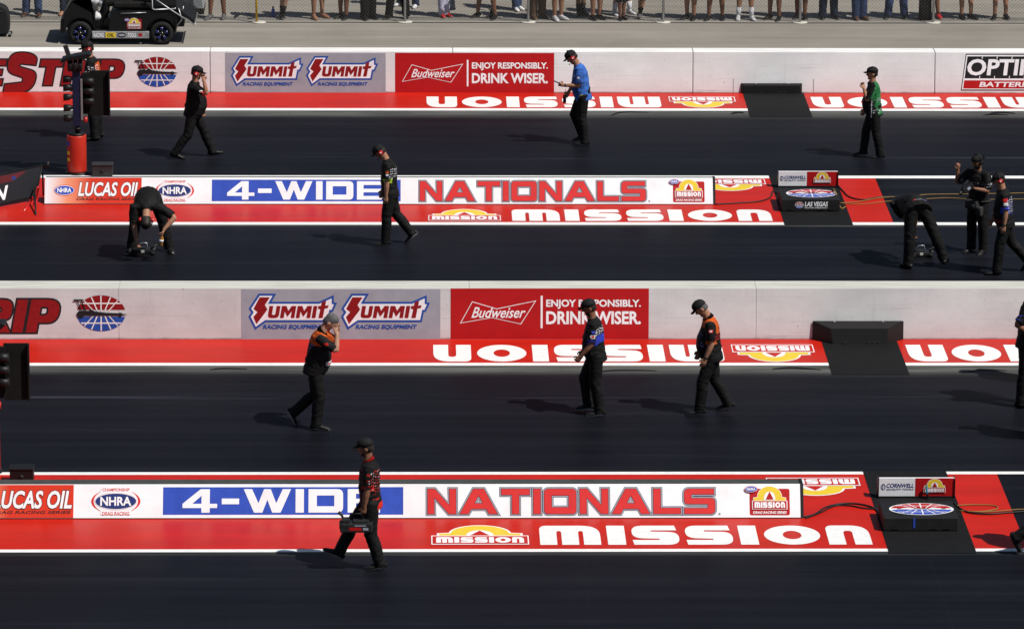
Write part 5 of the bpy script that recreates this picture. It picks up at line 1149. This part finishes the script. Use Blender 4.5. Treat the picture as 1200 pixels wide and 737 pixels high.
for (px, yy) in ((94, 0.0), (190, 0.0), (94, Wd-.02), (190, Wd-.02)):
    s = -1 if yy < .5 else 1; bm = bmesh.new(); c = Vector((cx(px), yy, .235)); n = 40
    pr = [(-.01, .13), (-.02, .215), (.02, .233), (.15, .233), (.19, .215), (.18, .13)]; rings = [[bm.verts.new(c+Vector((rr*math.cos(2*math.pi*j/n), -s*dy, rr*math.sin(2*math.pi*j/n)))) for j in range(n)] for dy, rr in pr]
    for a, b in zip(rings, rings[1:]+rings[:1]):
        for j in range(n): f = bm.faces.new((a[j], a[(j+1) % n], b[(j+1) % n], b[j])); f.smooth = True
    bmesh.ops.recalc_face_normals(bm, faces=bm.faces[:]); wh = obj('wheel', bm, M_TYRE, t)
    bm = bmesh.new(); y0 = c.y-s*.03; tube(bm, [(c.x, y0+.004, c.z), (c.x, y0+.03, c.z)], .131, n=30)
    for k in range(5):
        a = 2*math.pi*k/5+.3; d = Vector((math.cos(a), 0, math.sin(a))); tube(bm, [c+d*.03+Vector((0, s*.01, 0)), c+d*.128+Vector((0, s*.012, 0))], [.02, .028], n=8)
    tube(bm, [c+Vector((0, s*.03, 0)), c+Vector((0, -s*.02, 0))], .035, n=14); rim = obj('rim', bm, mat('gloss_black', (.012, .012, .014), .2, .6), wh)
    bm = bmesh.new()
    for k in range(5):
        for da in (-.20, .20):
            a = 2*math.pi*k/5+.3+da; d = Vector((math.cos(a), 0, math.sin(a))); tube(bm, [c+d*.088+Vector((0, s*.022, 0)), c+d*.124+Vector((0, s*.024, 0))], .010, n=6)
    bev = obj('rim', bm, mat('blue_anodised', (.03, .05, .50), .3, .5, metal=.3), wh)
bm = bmesh.new(); box(bm, cx(133), cx(178), .06, Wd-.06, .72, .86, 0, .04); box(bm, cx(170), cx(181), .06, Wd-.06, .86, 1.30, 0, .04); obj('seat', bm, C_BLK2, t)
bm = bmesh.new(); box(bm, cx(181), cx(208), .04, Wd-.04, .78, 1.22, 0, .02); obj('cargo_box', bm, mat('box_black', (.013, .013, .014), .6, .25), t)
bm = bmesh.new()
def bar(*pts, r=.013): tube(bm, [(cx(a), y, cz_(b)) for a, y, b in pts], r, n=8)
bar((142, -.015, 17), (172, -.015, 16), r=.010)
for y in (-.02, Wd+.02):
    bar((179, y, -8), (179.5, y, 11.5), (182, y, 12.6), (206, y, 11.5)); bar((174, y, -6), (200, y, 12), (229, y, 30))
bar((229, -.02, 30), (229, Wd+.02, 30)); bar((206, -.02, 11.5), (206, Wd+.02, 11.5)); bar((210, 0, 11), (214, 0, 24), (208, 0, 31), r=.012); bar((215, .3, 12), (213, .3, 26), r=.010)
obj('rack', bm, M_STEEL, t, True)
bm = bmesh.new(); prism(bm, [(cx(205), cz_(12)), (cx(206), cz_(9)), (cx(229), cz_(26)), (cx(228), cz_(30))], 'y', .06, Wd-.06, 0, .006); prism(bm, [(cx(205), .34), (cx(216), .34), (cx(216), .62), (cx(205), .66)], 'y', .15, Wd-.15, 0, .01); obj('tailgate', bm, M_BLACK, t)
bm = bmesh.new(); ellipsoid(bm, (cx(112), .35, .52), (.16, .18, .10)); ellipsoid(bm, (cx(109), .30, .86), (.13, .16, .12)); ellipsoid(bm, (cx(118), .4, .80), (.08, .12, .12)); obj('white_bag', bm, mat('white_plastic_bag', (.60, .60, .62), .4, .4, var=.35, scale=12), t)
bm = bmesh.new(); tube(bm, [(cx(104), .4, .95), (cx(118), .4, 1.18)], .018, n=8); ring_ = [(cx(119)+.05*math.cos(a), .4+.19*math.sin(a), 1.2+.19*math.cos(a)*.7) for a in np.linspace(0, 6.283, 25)]; tube(bm, ring_, .014, n=8); obj('steering_wheel', bm, M_BLACK, t, True)
dr = person('driver in black seated in the golf cart, only the legs showing', (CX+cx(152), CYN+.42, .30), 180, 4, 6, (8, 0), group='people by the golf cart', vox=.014, sit=True, sole=M_SOLE,
    arms={'L': ((.5, .1, -.8), (.9, -.1, .1)), 'R': ((.5, .1, -.8), (.9, -.1, .1))}, legs={'L': ((.98, .06, -.05), (.22, 0, -.97), 0), 'R': ((.98, .10, -.05), (.30, 0, -.95), 0)})

# ---- things standing by the fence
q = G(2, 44); t = thing('suitcase', 'black rounded case with a small wheel at the top left edge', 'case', (q.x, q.y, 0))
bm = bmesh.new(); prism(bm, rpoly([(-.42, .05), (.14, .05, .08), (.16, .30, .2), (.13, .58, .14), (-.05, .66, .08), (-.42, .64)]), 'y', 0, .34, 0, .03); obj('body', bm, mat('case_fabric', (.017, .017, .018), .75, .2, bump=.3), t)
bm = bmesh.new(); prism(bm, [(-.42, .50), (.05, .52), (.04, .56), (-.42, .55)], 'y', -.008, .0, 0); obj('pocket', bm, M_DGREY, t)
for x, y in ((.16, .02), (.16, .30), (-.3, .02)): bm = bmesh.new(); tube(bm, [(x, y-.012, .035), (x, y+.012, .035)], .035, n=14); obj('wheel', bm, M_TYRE, t)
bm = bmesh.new(); box(bm, .13, .19, .0, .03, .05, .10, 0, .006); obj('wheel_bracket', bm, M_STEEL, t)
q = G(222, 17.5); t = thing('equipment_case', 'pale grey equipment case on a black base behind the golf cart', 'case', (q.x, q.y, 0))
bm = bmesh.new(); box(bm, -.30, .30, 0, .8, .0, .12, 0, .01); obj('base', bm, M_BLACK, t); bm = bmesh.new(); prism(bm, [(-.30, .12), (.30, .12), (.22, .50), (-.30, .50)], 'y', .0, .78, 0, .012); obj('body', bm, mat('pale_case', (.26, .275, .29), .5, .3), t); bm = bmesh.new(); box(bm, -.28, .285, -.012, .0, .13, .15, 0, .003); obj('trim', bm, M_STEEL, t)
q = G(319.5, 24.5); t = thing('water_bottle', 'blue bottle standing at the foot of the fence', 'bottle', (q.x, q.y+.35, 0)); bm = bmesh.new(); tube(bm, [(0, 0, .0), (0, 0, .005), (0, 0, .15), (0, 0, .175), (0, 0, .20)], [.034, .038, .038, .022, .018], n=14); obj('body', bm, mat('blue_bottle', (.03, .06, .36), .3, .5), t, True); bm = bmesh.new(); tube(bm, [(0, 0, .20), (0, 0, .225)], .020, n=12); obj('lid', bm, M_INK, t, True)
def fbag(px, py, w, d, h, label, m, nm='bag', cat='bag'):
    q = G(px, py); t = thing(nm, label, cat, (q.x, q.y, 0)); bm = bmesh.new(); prism(bm, rpoly([(-w/2, 0, .03), (w/2, 0, .03), (w*.46, h*.8, .06), (w*.30, h, .06), (-w*.32, h, .08), (-w*.48, h*.8, .05)]), 'y', 0, d, 0, .03); obj('body', bm, m, t)
    bm = bmesh.new(); tube(bm, [(-.09, d/2, h-.01), (-.07, d/2, h+.07), (.07, d/2, h+.07), (.09, d/2, h-.01)], .014, n=8); obj('handle', bm, M_BLACK, t, True); bm = bmesh.new(); prism(bm, rpoly([(-w*.34, h*.12, .03), (w*.34, h*.12, .03), (w*.32, h*.48, .04), (-w*.32, h*.48, .04)]), 'y', -.03, .02, 0, .012); obj('pocket', bm, m, t)
fbag(1084.5, 24.6, .26, .20, .62, 'tall black bag at the fence post near the right end', mat('bag_black', (.014, .014, .015), .8, .15, bump=.3), 'bag', 'bag')
fbag(528, 12.5, .20, .16, .24, 'dark navy bag on the ground behind the red shoes', mat('bag_navy', (.03, .034, .05), .8, .15, bump=.3))
fbag(578, 21.5, .14, .16, .17, 'small black bag beside the bare leg left of a fence post', mat('bag_black', (.014, .014, .015), .8, .15), 'bag', 'bag')

# ---- spectators behind the fence: only their lower legs show in the photo; whole figures cast the shadows
SPX = 'spectators behind the fence'
SH = {'b': M_SHOEB, 'w': M_SHOEW, 'r': M_SHOER, 'br': M_SHOEBR, 'g': M_SHOEG, 'f': M_SKIN}
def looker(px, py, gap, kind, shoe, label, yaw=-90, skin=M_SKIN, tr=C_BLACK, socks=None, cross=False, h=1.0, shortlen=True, shirt=None, dx=(0, 0)):
    q = G(px, py); w = gap/57.0/2; jr = random.Random(int(px*7)); dx = (dx[0]+jr.uniform(-.10, .14), dx[1]+jr.uniform(-.10, .14))
    o = max(-.3, min(.5, (w-.095)/.86))
    L = ((dx[0], o, -1), (dx[0]*.5-.03, o, -1), 0); Rr = ((dx[1], o, -1), (dx[1]*.5-.03, o, -1), 0)
    if cross: L = ((.05, -.16, -1), (-.02, -.22, -1), 0); Rr = ((-.03, -.02, -1), (-.05, .02, -1), 0)
    pick = random.Random(int(px)); shirt = shirt or [C_BLACK, C_NVY, C_GRYC, C_WHT, C_BLK2, C_RED, C_ROY][pick.randrange(7)]
    ar = [{'L': ((.25, .18, -1), (.55, -.75, .1)), 'R': ((.25, .18, -1), (.55, -.75, .15))}, {}, {'L': ((.5, .15, -.85), (.85, -.2, .25)), 'R': ((.5, .15, -.85), (.85, -.2, .25))}][pick.randrange(3)]
    person(label, (q.x, q.y, .003), yaw+pick.uniform(-32, 32), 3, 5, (8, 0), arms=ar, legs={'L': L, 'R': Rr, 'toe': 12}, h=h*pick.uniform(.97, 1.03), fat=pick.uniform(0, .6), shirt=shirt, trousers=tr, shorts=(shortlen if kind == 'shorts' else False), shoes=SH[shoe], sole=M_SOLE if shoe in 'gbr' else None, skin=skin, socks=socks, group=SPX, vox=.015, bulk=1.05, cap=M_CAP if pick.random() < .6 else None)
G1 = C_BLACK; SK = M_SKIND
LOOK = [
 (38, 19.3, 15, 'long', 'br', 'spectator in blue jeans and brown shoes, first from the left', dict(tr=C_JEAN)),
 (79, 17.5, 9, 'long', 'f', 'spectator in dark jeans standing behind the front of the golf cart', dict(tr=C_JEAND)),
 (254.5, 22.5, 14, 'shorts', 'g', 'bare legged spectator in grey shoes right of the pale grey case', dict(skin=SK)),
 (331, 21.8, 10, 'shorts', 'b', 'spectator with crossed bare legs and black high shoes beside the blue bottle', dict(cross=True, skin=M_SKINL, socks=C_BLACK)),
 (372.5, 21.5, 13, 'shorts', 'f', 'bare legged spectator in flip flops between black shoes', dict(skin=M_SKIN)),
 (402.5, 22.0, 9, 'shorts', 'b', 'bare legged spectator in black shoes left of the black trousers', dict(skin=SK)),
 (431.5, 22.8, 10, 'long', 'b', 'spectator in black trousers left of the grey post by white shoes', dict(tr=G1)),
 (466, 22.0, 19, 'long', 'b', 'spectator in black trousers right behind the grey post by white shoes', dict(tr=G1)),
 (478, 8.0, 22, 'long', 'w', 'spectator in white shoes and dark trousers further back from the fence', dict(tr=C_NVY)),
 (520.5, 20.0, 7, 'long', 'r', 'spectator in pale lavender leggings and red shoes', dict(tr=C_LAV, h=.9)),
 (570, 21.5, 24, 'shorts', 'b', 'spectator with wide apart bare legs beside the small black bag', dict(skin=SK)),
 (605.5, 12.0, 6, 'long', 'w', 'spectator in slim jeans and white shoes further back near a post', dict(tr=C_JEAN, h=.95)),
 (630, 21.5, 12, 'long', 'br', 'spectator in brown trousers behind the second grey post', dict(tr=C_TAN)),
 (653.5, 23.5, 9, 'shorts', 'w', 'bare legged spectator in white shoes right of the brown trousers', dict(skin=M_SKIN)),
 (680.5, 18.5, 8, 'shorts', 'b', 'spectator with tanned bare legs set slightly back, above the cap in blue', dict(skin=SK, socks=C_BLACK)),
 (698.5, 23.0, 8, 'shorts', 'b', 'spectator with bare legs and black shoes just left of the child in shorts', dict(skin=M_SKIN)),
 (728.5, 23.5, 7, 'shorts', 'b', 'child in long black shorts and sandals at the fence', dict(skin=SK, h=.72, shortlen=.98)),
 (729, 17.0, 19, 'shorts', 'w', 'spectator in large white shoes behind the child in black shorts', dict(skin=M_SKINL, socks=C_WHT)),
 (750, 21.0, 9, 'shorts', 'g', 'spectator with crossed bare legs and pale grey shoes right of the child', dict(cross=True, skin=M_SKIN, h=.8, tr=C_GRYC, socks=C_BLACK)),
 (809, 22.8, 9, 'shorts', 'b', 'spectator with close bare legs and sandals right of the fourth post', dict(skin=M_SKIN, dx=(.03, -.05))),
 (838.5, 23.5, 15, 'shorts', 'b', 'dark legged spectator in sandals left of the white socks', dict(skin=SK)),
 (873, 23.5, 15, 'shorts', 'w', 'bare legged spectator in white socks and white shoes', dict(skin=M_SKIN, socks=C_WHT, shortlen=.98)),
 (907.5, 23.5, 13, 'shorts', 'b', 'bare legged spectator in black shoes right of the white socks', dict(skin=SK)),
 (938.5, 22.0, 9, 'shorts', 'b', 'bare legged spectator right behind the fifth post', dict(skin=SK)),
 (970.5, 21.8, 13, 'long', 'b', 'spectator in dark jeans right of the fifth post', dict(tr=C_JEAND)),
 (1007, 23.3, 8, 'long', 'br', 'spectator in bright blue jeans with feet together', dict(tr=C_JEAN)),
 (1050, 21.5, 18, 'long', 'b', 'spectator in blue jeans with feet apart left of the tall black bag', dict(tr=C_JEAN)),
 (1089, 21.5, 20, 'shorts', 'r', 'bare legged spectator behind the tall black bag', dict(skin=SK)),
 (1132, 22.3, 9, 'shorts', 'b', 'spectator in blue shorts right of the tall black bag', dict(skin=M_SKIN, tr=C_ROY, shortlen=1.0)),
 (1172, 22.3, 13, 'shorts', 'b', 'bare legged spectator in blue shorts, last on the right', dict(skin=M_SKIN, tr=C_NVY, shortlen=.98)),
]
for px, py, gap, kind, shoe, label, kw in LOOK: looker(px, py, gap, kind, shoe, label, **kw)
